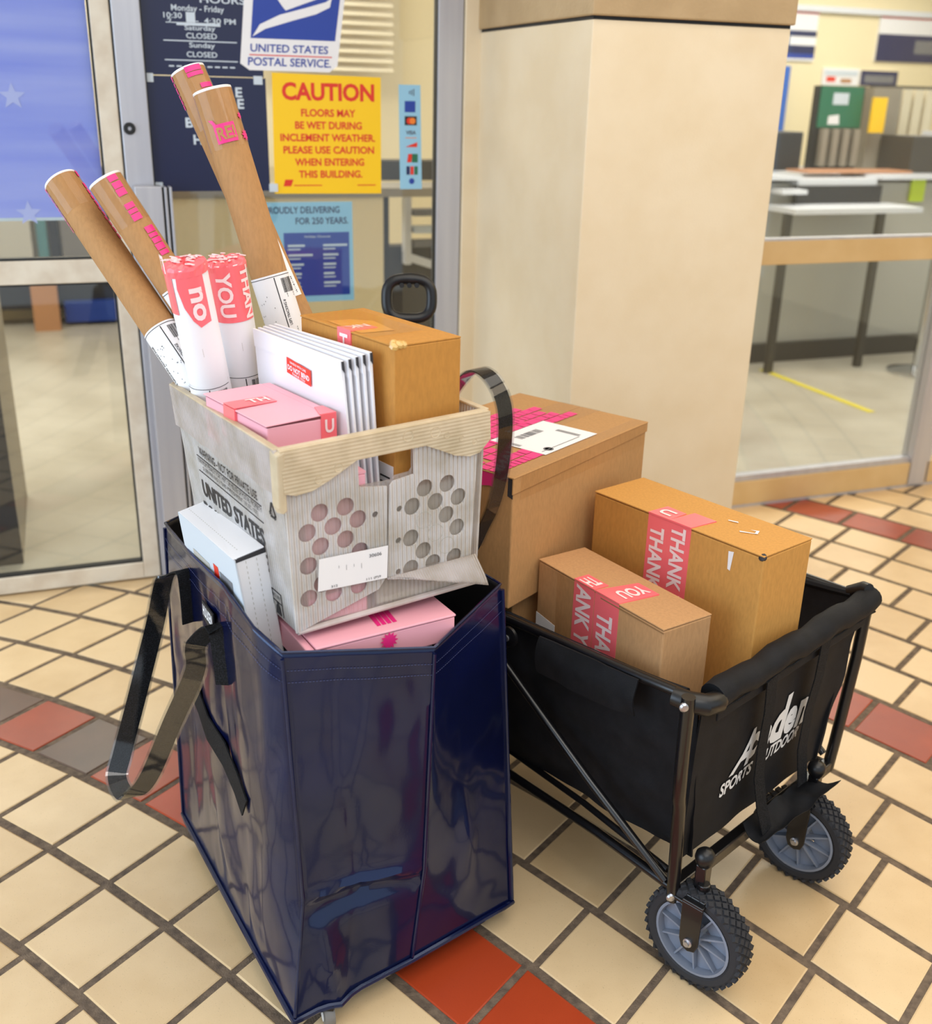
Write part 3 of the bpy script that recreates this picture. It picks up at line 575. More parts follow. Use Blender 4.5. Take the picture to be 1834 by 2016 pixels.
def front_wall(u, v):
    z = .235 + v * (RIMZ - .03 - .235); a = .0 + (1 - v) * .022 + u * (.55 - (1 - v) * .03 + v * .05); p = G(a, .004 - .016 * v + .008, z); return p + -WY * (ripple(p, .006, 11) + .004), -WY
def rear_wall(u, v):
    z = .235 + v * (RIMZ - .235); a = .02 + u * .55; p = G(a, .88, z); return p, WY
sheet(left_wall, 60, 24).build('canvas_side', M['wfab'], wag, True); sheet(right_wall, 50, 16).build('canvas_side', M['wfab'], wag, True)
fp = sheet(front_wall, 44, 24).build('canvas_front', M['wfab'], wag, True); sheet(rear_wall, 20, 10).build('canvas_back', M['wfab'], wag, True)
b = MB(); b.box(G(.045, .01, .235), WX * .475, WY * .86, ZZ * .04); b.build('canvas_floor', M['wfab'], wag, bevel=.01)
b = MB(); b.tube([G(.012 - .015, bb / 20 * .86 + .02, RIMZ - .004 + side_dip(bb / 20 * .86 + .02)) for bb in range(21)], .0095, 8); b.build('side_hem', M['wfab'], wag, True)
b = MB(); b.tube([G(.592, bb / 20 * .86 + .02, RIMZ - .004 + side_dip(bb / 20 * .86 + .02)) for bb in range(21)], .0095, 8); b.build('side_hem', M['wfab'], wag, True)
# padded end bar with sleeve seam
b = MB(); b.tube([G(.03 + .585 * i / 20, -.012, .592 + .004 * math.sin(i)) for i in range(21)], [.026 + .0015 * math.sin(i * 2.1) for i in range(21)], 16, up=ZZ); bar = b.build('padded_bar', M['wfab'], wag, True)
b = MB(); b.tube([G(.035 + .57 * i / 24, -.030 + .001 * math.sin(i * 1.7), .572 + .001 * math.sin(i * 2.3)) for i in range(25)], .0022, 6); b.build('bar_seam', M['webbing'], bar, True)
b = MB(); b.box(G(.033, -.020, .545), WX * .55, -WY * .004, ZZ * .03); b.build('bar_skirt', M['wfab'], bar, bevel=.002)
# frame
def leg_tube(name, pts, r=.0115, flat=1.0, m='wmetal', seg=12, par=None):
    b = MB(); b.tube([G(*p) for p in pts], r, seg, flat=flat); return b.build(name, M[m], par or wag, True)
pl = leg_tube('front_post', [(-.036, -.004, .615), (-.034, -.004, .5), (-.026, -.002, .40), (-.018, .0, .38), (-.016, -.002, .30), (-.008, -.002, .165)], .0125)
pr = leg_tube('front_post', [(.625, -.004, .60), (.615, -.004, .45), (.585, -.002, .24), (.572, -.002, .18)], .0125)
leg_tube('rear_post', [(-.02, .88, .61), (.0, .88, .17)]); leg_tube('rear_post', [(.60, .88, .61), (.575, .88, .17)])
for p_, (a, z) in ((pl, (-.047, .60)), (pl, (-.019, .178)), (pr, (.612, .59))):
    b = MB(); b.lathe(G(a, -.004, z), -WX * .6 - WY * .8, [(.009, 0), (.009, .003), (.006, .006), (0, .0065)], 14); b.build('rivet', M['steel'], p_, True)
leg_tube('top_rail', [(-.012, .0, .600), (-.016, .1, .597), (-.016, .45, .585), (-.014, .88, .595)], .010); leg_tube('top_rail', [(.60, .0, .595), (.60, .88, .595)], .010)
b = MB(); b.tube([G(-.028, .03, .598), G(-.022, .0, .597), G(-.006, -.020, .594), G(.022, -.024, .590), G(.04, -.018, .59)], [.017, .019, .020, .020, .018], 14, up=ZZ); b.build('corner_bracket', M['wplast'], wag, True)
b = MB(); b.tube([G(.595, .03, .60), G(.60, .0, .615), G(.595, -.014, .618)], [.012, .016, .014], 12); b.build('corner_bracket', M['wplast'], wag, True)
leg_tube('lower_rail', [(-.002, .01, .185), (.012, .2, .19), (.02, .5, .195), (.02, .86, .195)], .010); leg_tube('lower_rail', [(.0, .02, .215), (.03, .25, .222), (.05, .5, .226), (.05, .86, .226)], .007)
leg_tube('lower_rail', [(.57, .01, .19), (.565, .86, .19)], .010)
leg_tube('diagonal_brace', [(-.012, .015, .20), (-.024, .2, .33), (-.034, .44, .505), (-.03, .5, .545)], .0085); leg_tube('diagonal_brace', [(-.008, .86, .20), (-.034, .46, .505), (-.03, .42, .545)], .0085)
leg_tube('diagonal_brace', [(.59, .02, .20), (.61, .45, .5)], .0085)
b = MB(); b.box(G(-.01, -.012, .176), WX * .585, WY * .024, ZZ * .026); b.build('front_axle_bar', M['wmetal'], wag, bevel=.003)
b = MB(); b.box(G(.0, .868, .176), WX * .575, WY * .024, ZZ * .026); b.build('rear_axle_bar', M['wmetal'], wag, bevel=.003)
pv = MB(); pv.lathe(G(-.035, .415, .562), -WX, [(.022, 0), (.022, .006), (.016, .009), (0, .009)], 20); pv = pv.build('pivot_plate', M['wplast'], wag, True)
b = MB(); b.lathe(G(-.0445, .415, .562), -WX, [(.007, 0), (.007, .003), (0, .004)], 12); b.build('pivot_rivet', M['steel'], pv, True)
def flap(u, v):
    bb = .105 + u * .235; z = RIMZ + .004 + side_dip(bb) - v * (.075 + .006 * math.sin(u * 3)); p = G(-.032 - .004 * v - .008 * math.sin(v * 3.1), bb, z); return p + -WX * ripple(p, .004, 25), -WX
sheet(flap, 20, 10, .004).build('side_flap', M['wfab'], wag, True)
# swivel wheels with forks, and the locking pins above them
def wheel(a, bb, front=True, swing=0.0):
    ax = (WX * math.cos(swing) + WY * math.sin(swing)).normalized(); fw = ZZ.cross(ax); c = G(a, bb, .1055); w2 = .0245
    fk = MB()
    for s_ in (-1, 1):
        o = c + ax * (s_ * (w2 + .008)); pts = [(-.022, .085), (.022, .085), (.020, .0), (.014, -.016), (0, -.021), (-.014, -.016), (-.020, .0)]
        F = Fr(o, fw, ZZ, ax * s_); fk.slab(F, pts, -.002, .002)
    if front: fk.box(c - ax * (w2 + .010) - fw * .022 + ZZ * .084, ax * (2 * w2 + .02), fw * .044, ZZ * .006)
    fk = fk.build('wheel_fork', M['wmetal'], wag, bevel=.0015)
    bo = MB(); bo.lathe(c - ax * (w2 + .010), -ax, [(.009, 0), (.009, .003), (.0055, .004), (.0055, .008), (0, .008)], 16); bo.build('axle_bolt', M['steel'], fk, True)
    R = .1035
    ty = MB(); ty.lathe(c, ax, [(.077, -w2 * .82), (.082, -w2 * .98), (.092, -w2), (.0985, -w2 * .9), (R - .003, -w2 * .6), (R - .0025, 0), (R - .003, w2 * .6), (.0985, w2 * .9), (.092, w2), (.082, w2 * .98), (.077, w2 * .82)], 72, 0, False)
    n = 34
    for i in range(n):
        for j in range(5):
            t0 = 2 * math.pi * (i + (.5 if j % 2 else 0)) / n; h0 = (-2 + j) * w2 * .40; dt = math.pi / n * .86; dh = w2 * .34
            rad = lambda t: fw * math.cos(t) + ZZ * math.sin(t)
            rr = R - (.0035 if j in (0, 4) else .001)
            P = [(t0 - dt, h0), (t0, h0 - dh), (t0 + dt, h0), (t0, h0 + dh)]
            ty.hexa([c + rad(t) * (rr - .004) + ax * h for t, h in P], [c + rad(t0 + (t - t0) * .8) * (rr + .0022) + ax * (h0 + (h - h0) * .8) for t, h in P])
    ty = ty.build('tyre', M['rubber'], wag)
    rm = MB(); rm.lathe(c, ax, [(.0775, -w2 * .9), (.0725, -w2 * .92), (.071, -w2 * .2), (.03, -w2 * .1), (.03, w2 * .1), (.071, w2 * .2), (.0725, w2 * .92), (.0775, w2 * .9)], 48, 0, False); rm.lathe(c, ax, [(.017, -w2 * .95), (.017, w2 * .95)], 20)
    rm = rm.build('wheel_rim', M['wrim'], wag, True)
    for k in range(10):
        t = 2 * math.pi * k / 10 + .2; r_ = fw * math.cos(t) + ZZ * math.sin(t); q = ax.cross(r_); sp = MB()
        for s_ in (-1, 1): sp.hexa([c + r_ * .015 - q * .0022 + ax * s_ * w2 * .15, c + r_ * .015 + q * .0022 + ax * s_ * w2 * .15, c + r_ * .073 + q * .0016 + ax * s_ * w2 * .15, c + r_ * .073 - q * .0016 + ax * s_ * w2 * .15], [c + r_ * .015 - q * .0022 + ax * s_ * w2 * .78, c + r_ * .015 + q * .0022 + ax * s_ * w2 * .78, c + r_ * .073 + q * .0016 + ax * s_ * w2 * .62, c + r_ * .073 - q * .0016 + ax * s_ * w2 * .62])
        sp.build('spoke', M['wrim'], rm)
    if front:
        hd = MB(); hd.box(c + ZZ * .088 - ax * .026 - fw * .02, ax * .052, fw * .04, ZZ * .008); hd.box(G(a - .03, bb + .0, .176), WX * .06, WY * .045, ZZ * .008); hd.cyl(c + ZZ * .086 , ZZ, .012, .03, 14); hd.build('swivel_head', M['wmetal'], fk, bevel=.002)
wheel(.012, -.052, True, .05); wheel(.420, -.036, True, .10); wheel(.0, .90, False); wheel(.57, .90, False)
for a in (.019, .425):
    b = MB(); b.box(G(a - .012, -.054, .182), WX * .024, WY * .022, ZZ * .075); pn = b.build('pin_sleeve', M['wmetal'], wag, bevel=.003)
    b = MB(); b.lathe(G(a, -.043, .253), ZZ, [(.012, 0), (.0165, .008), (.019, .018), (.017, .028), (.010, .035), (0, .037)], 20); b.build('pin_knob', M['wplast'], pn, True)
# straps, torn pouch and printed lettering on the front canvas
def strap(pts, w, name, m='webbing', par=None, wd=None):
    mb = MB(); n = len(pts); pts = [V(p) for p in pts]; vs = []
    for i in range(n):
        t = (pts[min(i + 1, n - 1)] - pts[max(i - 1, 0)]).normalized(); side = (wd[i] if isinstance(wd, list) else wd).normalized(); side = (side - t * side.dot(t)).normalized(); nn = t.cross(side)
        for sx, sz in ((-1, -1), (1, -1), (1, 1), (-1, 1)): vs.append(pts[i] + side * sx * w / 2 + nn * sz * .0013)
    fs = [(3, 2, 1, 0), tuple(4 * (n - 1) + k for k in range(4))]
    for i in range(n - 1):
        for k in range(4): l = (k + 1) % 4; fs.append((i * 4 + k, i * 4 + l, i * 4 + 4 + l, i * 4 + 4 + k))
    mb.add(vs, fs); return mb.build(name, M[m], par or wag, True)
strap([G(.192, -.034, .575), G(.206, -.030, .50), G(.217, -.021, .42), G(.221, -.021, .34), G(.226, -.034, .27), G(.230, -.05, .222)], .034, 'front_strap', wd=WX)
strap([G(.390, -.034, .58), G(.393, -.030, .50), G(.390, -.022, .42), G(.386, -.022, .33), G(.384, -.036, .25)], .036, 'front_strap', wd=WX)
def pouch(u, v):
    a = .195 + u * .215; o = .010 + (.045 + .030 * u) * v; z = .236 - .022 * math.sin(v * 2.2) * (1 - .6 * u) + .030 * u * u * v; p = G(a + .03 * v * u, -.006 - o, z); return p + ZZ * ripple(p, .012, 26), -ZZ
sheet(pouch, 22, 10, .002).build('torn_pouch', M['wfab'], wag, True)
class Front:
    def at(s, a, z, l=0): p, n = front_wall((a - .011) / .570, (z - .235) / (RIMZ - .265)); return p + n * (l + .0012)
FRW = Front()
b = MB()
sh = lambda s_, a, z, w, h, sl, sk, bo: b.text(FRW, s_, (a, z), (1, sl), (sk, 1), w, h, .001, 0, .25, bo)
sh('A', .146, .362, .068, .082, .02, .45, .03); sh('c', .199, .372, .036, .058, .02, .12, .045); sh('a', .250, .370, .036, .055, .02, .12, .045); sh('d', .283, .368, .054, .100, .02, .14, .045); sh('e', .338, .370, .042, .060, .02, .12, .045); sh('m', .384, .372, .055, .062, .02, .12, .045)
sh('SPORTS', .120, .325, .118, .030, .03, .1, .03); sh('OUTDOOR', .262, .332, .150, .030, .06, .1, .03)
b.build('front_lettering', M['wtext'], fp)
# pull handle standing up behind
ph = MB(); ph.tube([G(.29, .93, .25), V((-.085, 2.49, .62)), V((-.140, 2.545, 1.03))], .012, 12); ph.tube([G(.25, .90, .2), G(.25, .93, .25), G(.33, .93, .25), G(.33, .90, .2)], .009, 8); ph = ph.build('pull_pole', M['wmetal'], wag, True)
hc = V((-.149, 2.55, 1.099)); hx = V((1, .1, 0)).normalized(); hz = V((-.06, .12, 1)).normalized(); hz = (hz - hx * hz.dot(hx)).normalized()
ring = []
for i in range(40):
    t = 2 * math.pi * i / 40; c_, s_ = math.cos(t), math.sin(t); r_ = (abs(c_) ** 3 / .054 ** 3 + abs(s_) ** 3 / .047 ** 3) ** (-1 / 3); ring.append(hc + hx * c_ * r_ + hz * s_ * r_)
gp = MB(); gp.tube(ring, [.0145 if .2 < i / 40 < .3 else .0135 for i in range(40)], 14, closed=True, up=hx.cross(hz)); gp = gp.build('handle_grip', M['wplast'], ph, True)
for i in range(3):
    b = MB(); b.lathe(hc + hz * .032 + hx * (-.018 + i * .018), hx.cross(hz), [(0, -.011), (.006, -.011), (.006, .011), (0, .011)], 12); b.build('finger_ridge', M['wplast'], ph, True)

# ================================================================== CARTONS IN THE WAGON
def carton(name, label, o, rot, dims, m, cat='box', lid=.003, seam='x', gap=.004, group=None):
    B = Box(o, rot, dims); t = thing(name, B.base(), label, cat, group)
    mb = MB(); mb.box(B.o, B.x * dims[0], B.y * dims[1], B.z * (dims[2] - lid)); mb.build('carton_body', M[m], t, bevel=.003)
    return B, t
def flap_panel(B, t, m, a0, a1, b0, b1, lift0, lift1, name='top_flap'):
    """a top flap; lift0/lift1: how far its right and left long edge stand off"""
    T = B.top(); th = .003; z = -.003
    P = [(a0, b0), (a1, b0), (a1, b1), (a0, b1)]; L = [lift1, lift0, lift0, lift1]
    mb = MB(); mb.hexa([T.at(a, b_, z + l) for (a, b_), l in zip(P, L)], [T.at(a, b_, z + th + l) for (a, b_), l in zip(P, L)]); return mb.build(name, M[m], t, bevel=.001)
def tape(t, spec, m='coral', name='packing_tape'):
    r = []
    for F, pts, l in spec: mb = MB(); mb.slab(F, pts, 0, l); r.append((mb.build(name, M[m], t), F, pts))
    return r
def lettering(strips, items, m='coralw', name='tape_lettering'):
    for F, s_, p0, xd, yd, w, h, l in items:
        c = (p0[0] + xd[0] * w * .15 + yd[0] * h * .5, p0[1] + xd[1] * w * .15 + yd[1] * h * .5); par = strips[0][0]
        for o, G_, P in strips:
            if G_ is F and min(p[0] for p in P) <= c[0] <= max(p[0] for p in P) and min(p[1] for p in P) <= c[1] <= max(p[1] for p in P): par = o
        mb = MB(); mb.text(F, s_, p0, xd, yd, w, h, l, 0, 0, .03); mb.build(name, M[m], par)
# small carton
B, t = carton('shipping_carton', 'small brown carton at front corner of wagon with coral tape', (.3577, 1.6749, .42), (34.8, 0, 0), (.1212, .361, .2602), 'kraft_small')
flap_panel(B, t, 'kraft_small', -.001, .1212, 0, .361, 0, .0015)
L, T = B.left(), B.top()
k = MB(); k.rect(L, .0, .17, .006, .0085, .0008); k.build('flap_edge', M['flute'], t)
tp = tape(t, [(L, [(.118, -.001), (.186, -.001), (.186, .33), (.118, .33)], .0007), (L, [(.188, -.001), (.248, -.001), (.248, .33), (.188, .33)], .0006), (T, [(-.001, .188), (.035, .188), (.035, .248), (-.001, .248)], .0030), (T, [(-.001, .118), (.092, .108), (.092, .166), (-.001, .186)], .0031)])
lettering(tp, [(L, 'THANK YOU', (.176, .035), (0, 1), (-1, 0), .235, .044, .0014), (L, 'ANK YOU', (.240, .004), (0, 1), (-1, 0), .185, .044, .0012), (T, 'YOU', (.084, .157), (-1, .06), (0, -1), .062, .036, .0038), (T, 'TH', (.03, .238), (-1, 0), (0, -1), .028, .04, .0037)])
k = MB(); k.rect(L, .248, .30, -.0, .35, .0005); k.build('clear_tape', M['clear'], t)
k = MB(); k.slab(L, [(.30, .125), (.361, .118), (.361, .2), (.30, .2)], 0, .0006); k.build('address_label', M['white'], t)
# tall golden carton
B, t = carton('shipping_carton', 'tall golden brown carton near the padded bar with two coral tape strips', (.5454, 1.7633, .276), (40.2, 0, 0), (.1522, .4253, .5113), 'kraft_tall')
flap_panel(B, t, 'kraft_tall', -.001, .1522, 0, .4253, 0, .002)
L, T = B.left(), B.top()
tp = tape(t, [(L, [(.168, -.002), (.222, -.002), (.222, .34), (.168, .34)], .0007), (L, [(.222, -.002), (.276, -.002), (.276, .34), (.222, .34)], .0008), (T, [(-.002, .222), (.05, .222), (.052, .272), (-.002, .276)], .0032), (T, [(-.002, .168), (.066, .160), (.066, .214), (-.002, .222)], .0034)])
lettering(tp, [(L, 'THANK YOU', (.215, .006), (0, 1), (-1, 0), .225, .036, .0016), (L, 'THANK YOU', (.268, .022), (0, 1), (-1, 0), .225, .036, .0016), (T, 'U', (.036, .264), (-1, 0), (0, -1), .026, .032, .0042)])
k = MB(); k.rect(L, .276, .425, .0, .4, .0005); k.rect(T, .0, .09, .05, .42, .0005); k.build('clear_tape', M['clear'], t)
for F_, P_ in ((L, [(.066, .012), (.078, .014), (.076, .05), (.07, .052)]), (T, [(.06, .10), (.078, .072), (.094, .079), (.085, .094), (.088, .082), (.077, .078), (.064, .104)]), (T, [(.09, .15), (.096, .13), (.1, .134), (.093, .152)])):
    k = MB(); k.poly(F_, P_, .0026 if F_ is T else .0008); k.build('torn_paper', M['white'], t)
k = MB(); k.lathe(B.p(.004, .006, .508), V((-.5, -.3, .6)), [(0, -.006), (.007, -.003), (.008, .002), (.004, .005), (0, .006)], 9); k.build('crushed_corner', M['ink'], t)
# big brown carton at the back, its lower neighbour
B, t = carton('shipping_carton', 'largest brown carton with pink printed tape and white shipping label', (.0891, 1.9013, .5998), (51.7, 0, 0), (.5069, .3529, .2803), 'kraft_rear')
# top closes with two long flaps that overhang the near side a little
flap_panel(B, t, 'kraft_rear', -.004, .5075, -.004, .176, .001, .001); flap_panel(B, t, 'kraft_rear', -.004, .5075, .178, .356, .001, .001)
L, T, Fm = B.left(), B.top(), B.front()
k = MB(); k.slab(Fm, [(-.004, 0), (.5075, 0), (.5075, .022), (.4, .026), (.2, .03), (-.004, .034)], 0, .003); k.build('folded_flap_edge', M['kraft_rear'], t, bevel=.001)
k = MB(); k.slab(L, [(.0, .004), (.012, .004), (.012, .04), (.0, .044)], 0, .0008); k.build('torn_flap_corner', M['ink'], t)
tp = tape(t, [(T, [(-.006, .125), (.51, .125), (.51, .235), (-.006, .235)], .0018)], 'clear', 'printed_tape')[0][0]
rg = random.Random(5); k = MB()
for r in range(9):
    b0 = .034 + r * .028; a = -.002
    while a < (.40 if r > 3 else .15 - .02 * r) + rg.random() * .05:
        w = rg.uniform(.012, .04)
        if rg.random() < .93: k.poly(T, [(a, b0), (a + w, b0 + .001), (a + w, b0 + .0255 + rg.uniform(-.003, .002)), (a, b0 + .0255)], .0026)
        a += w + rg.uniform(.001, .003)
star(k, T, .07, .17, .022, .0034, 0, 9, .6); star(k, T, .30, .20, .014, .003, 0, 9, .6)
for a0, d0, w, h in ((.03, .002, .05, .03), (.09, .002, .07, .05), (.175, .002, .05, .04), (.10, .075, .075, .08)): k.poly(L, [(a0, d0), (a0 + w, d0), (a0 + w * .9, d0 + h), (a0 + w * .5, d0 + h * .85), (a0, d0 + h)], .003)
k.build('tape_print', M['hot'], tp)
lb = MB(); lb.slab(T, [(.150, .030), (.345, .030), (.345, .172), (.150, .172)], .0025, .0031); lb = lb.build('shipping_label', M['white'], t)
k = MB()
for a0, b0, w, h, sd in ((.20, .125, .08, .022, 2), (.30, .05, .014, .06, 3), (.155, .10, .012, .055, 4)): k.bars(T, a0, b0, (1, 0), (0, 1), w, h, .0036, 0, 26, sd)
k.rect(T, .16, .20, .155, .158, .0036); k.rect(T, .16, .3, .045, .047, .0036); k.lathe(T.at(.185, .047, .0034), T.n, [(.011, 0), (.011, .0004), (.008, .0004), (.008, 0)], 18); k.build('label_print', M['greyp'], lb)
k = MB(); k.rect(T, .0, .50, .0, .03, .002); k.rect(Fm, .02, .50, .0, .05, .0036); k.build('clear_tape', M['clear'], t)
B, t = carton('shipping_carton', 'brown carton lying under the largest brown carton', G(.05, .49, .276), (44.5, 0, 0), (.44, .35, .320), 'kraft_rear')
flap_panel(B, t, 'kraft_rear', 0, .44, 0, .174, .0, .0); flap_panel(B, t, 'kraft_rear', 0, .44, .176, .35, .0, .0)

# ================================================================== BLUE ROLLING BAG
bag = thing('rolling_bag', V((-.25, 1.81, 0)), 'shiny navy blue shopping bag on castors packed with parcels', 'bag')
TOP = [V(p) for p in ((-.2757, 1.42, .7598), (-.0454, 1.50, .7308), (.0664, 1.75, .7276), (-.305, 2.25, .735), (-.50, 2.18, .74), (-.5941, 1.93, .7574), (-.4810, 1.707, .788), (-.3920, 1.552, .808), (-.3230, 1.448, .787))]
BOT = [V(p) for p in ((-.2764, 1.383, .05), (-.082, 1.531, .05), (.1085, 1.687, .05), (-.222, 2.238, .05), (-.42, 2.09, .05), (-.612, 1.936, .05), (-.50, 1.752, .05), (-.39, 1.57, .05), (-.328, 1.468, .05))]
CREA = {0: V((-.262, 1.434, .27)), 1: V((-.060, 1.527, .268))}
NSEG = [22, 22, 26, 10, 10, 12, 10, 8, 6]; NL = 66
def bag_pt(side, t, v):
    """side: which stretch of the outline, t along it, v from bottom (0) to rim (1)"""
    i, j = side, (side + 1) % 9
    def col(k):
        if k in CREA:
            c = CREA[k]; vc = (c.z - .05) / (TOP[k].z - .05)
            if v >= vc: return c.lerp(TOP[k], (v - vc) / (1 - vc))
            return BOT[k].lerp(c, v / vc)
        return BOT[k].lerp(TOP[k], v)
    p = col(i).lerp(col(j), t); d = (TOP[j] - TOP[i]); n = V((d.y, -d.x, 0)).normalized()
    edge = math.sin(math.pi * min(max(t, 0), 1)) ** .6; low = 1 - abs(2 * v - 1) ** 4
    amp = edge * low
    q = V((p.x * 1.0, p.y * 1.0, p.z * .6))
    rd = lambda k, o_: (1 - abs(noise.noise(V((q.x * k + o_, q.y * k, q.z * k * .7 + side * 1.7))))) ** 7
    w = .006 * noise.noise(q * 4.5 + V((side * 3, 0, 0))) + .010 * rd(3.2, 4.0) * (.5 + .5 * noise.noise(q * 4)) - .006 * rd(5.0, 9.0) + .002 * noise.noise(q * 22)
    out = .008 if side in (1,) else (-.002 if side == 0 else .014)
    if side in (5, 6, 7, 8): out, w = .006, w * 1.2 + .008 * math.sin((p.z * 9 + (p.x + p.y) * 6)) * max(0, .75 - v) - .01 * max(0, .5 - v)
    if side == 2: out = .004
    p = p + n * (w + out) * amp
    if side == 0:
        z = p.z; zc = .27 + .012 * math.sin(t * 3.1) - .004 * t
        fold = math.exp(-((z - zc) / .010) ** 2) * .013 - math.exp(-((z - zc + .030) / .020) ** 2) * .015
        p = p + n * fold * (edge * .9 + .1) + n * .012 * edge * max(0, 1 - z / .2) * math.sin(t * 7 + 1) * min(1, v * 9)
        tri = max(0, 1 - abs(t - (.12 + max(0, .25 - z) * 1.2)) * 8) * max(0, min(1, (.26 - z) * 8)); p = p + n * .014 * tri
    if side == 1: p = p + n * (.010 * max(0, 1 - abs(t - .42 - .3 * (.3 - p.z)) * 7) * max(0, 1 - abs(p.z - .28) * 6))
    return p
mb = MB(); cols = []; ring_n = sum(NSEG); corner_col = {}
for sd, n in enumerate(NSEG):
    corner_col[sd] = len(cols)
    for i in range(n): cols.append([bag_pt(sd, i / n, (k / NL)) for k in range(NL + 1)])
for c in cols: mb.v += c
for i in range(ring_n):
    j = (i + 1) % ring_n
    for k in range(NL): mb.f.append((i * (NL + 1) + k, j * (NL + 1) + k, j * (NL + 1) + k + 1, i * (NL + 1) + k + 1)); mb.m.append(0)
mb.f.append(tuple(i * (NL + 1) for i in reversed(range(ring_n)))); mb.m.append(0)
bb_ = mb.build('bag_shell', [M['bag'], M['bag_in']], bag, True)
so = bb_.modifiers.new('cloth', 'SOLIDIFY'); so.thickness = .003; so.offset = -1; so.material_offset = 1; so.use_rim = True
def colpath(c, k0, k1, off=.0022, st=2):
    cen = V((-.25, 1.81, 0)); r = []
    for k in range(k0, k1 + 1, st):
        p = cols[c][k]; d = V((p.x - cen.x, p.y - cen.y, 0)).normalized(); r.append(p + d * off)
    return r
for cc, nm in ((0, 'seam_piping'), (1, 'seam_piping'), (2, 'seam_piping'), (3, 'seam_piping'), (5, 'seam_piping')):
    b = MB(); b.tube(colpath(corner_col[cc], 1, NL), .0034 if cc != 2 else .005, 8); b.build(nm, M['bag'], bag, True)
b = MB(); cen = V((-.25, 1.81, 0)); b.tube([cols[i][0] + (cols[i][0] - cen).normalized() * .003 * V((1, 1, 0)).length * .7 + ZZ * .002 for i in range(0, ring_n, 2)], .0062, 8, closed=True, up=ZZ); b.build('bottom_hem', M['bag'], bag, True)
b = MB(); b.tube([cols[i][NL] for i in range(0, ring_n)], .0028, 6, closed=True, up=ZZ); b.build('rim_binding', M['bag'], bag, True)
b = MB()
for row in (.965, .93):
    for i in range(0, ring_n):
        if not (i < 48 or i > ring_n - 37): continue
        k = int(row * NL); p, q = cols[i][k], cols[(i + 1) % ring_n][k]; d = V((p.x - cen.x, p.y - cen.y, 0)).normalized() * .0016
        if (q - p).length > .03: continue
        for h in (0, .5): b.tube([p.lerp(q, h) + d, p.lerp(q, h + .30) + d], .00045, 4)
b.build('rim_stitching', M['thread'], bag)
def bag_face(side, t, v, off): p = bag_pt(side, t, v); d = TOP[(side + 1) % 9] - TOP[side]; return p + V((d.y, -d.x, 0)).normalized() * off
# handles: black webbing in a clear sleeve
hl = [bag_face(5, .86, .80, .004), bag_face(5, .85, .88, .004), bag_face(5, .84, .945, .008)] + [V(p) for p in ((-.540, 1.768, .722), (-.556, 1.778, .712), (-.570, 1.79, .675), (-.588, 1.79, .605), (-.622, 1.75, .472), (-.650, 1.715, .365), (-.656, 1.69, .325), (-.627, 1.66, .308), (-.582, 1.645, .357), (-.521, 1.635, .492), (-.471, 1.622, .602), (-.462, 1.605, .655), (-.452, 1.594, .680))] + [bag_face(6, .86, .885, .010), bag_face(6, .88, .83, .004), bag_face(6, .90, .74, .004)]
def smooth_path(P, n=6):
    r = []
    for i in range(len(P) - 1):
        p0, p1, p2, p3 = P[max(i - 1, 0)], P[i], P[i + 1], P[min(i + 2, len(P) - 1)]
        for k in range(n):
            t = k / n; r.append(.5 * ((2 * p1) + (p2 - p0) * t + (2 * p0 - 5 * p1 + 4 * p2 - p3) * t * t + (3 * p1 - p0 - 3 * p2 + p3) * t ** 3))
    return r + [P[-1]]
def handle(P, widths, cut, name_w='handle_webbing'):
    sp = smooth_path(P); n = len(sp); W_ = [widths[0].lerp(widths[1], i / (n - 1)) for i in range(n)]
    h = strap(sp, .034, 'handle', 'webbing', bag, W_)
    sl = strap([p for p in sp[cut:-cut]], .040, 'handle_sleeve', 'sleeve', h, W_[cut:-cut]); so = sl.modifiers.new('s', 'SOLIDIFY'); so.thickness = .002; so.offset = 1
    return h
handle(hl, (V((.75, .65, .0)), V((.9, -.1, .1))), 20)
hr = [V(p) for p in ((-.02, 1.895, .62), (.002, 1.885, .70), (.015, 1.88, .739), (.031, 1.885, .775), (.051, 1.873, .829), (.063, 1.854, .898), (.068, 1.836, .983), (.064, 1.833, 1.041), (.047, 1.841, 1.08), (.024, 1.859, 1.098), (.002, 1.90, 1.085), (-.03, 1.95, 1.033), (-.06, 2.0, .962), (-.10, 2.05, .85), (-.14, 2.08, .74), (-.15, 2.06, .62))]
handle(hr, (V((.7, .7, 0)), V((.7, .7, 0))), 14)
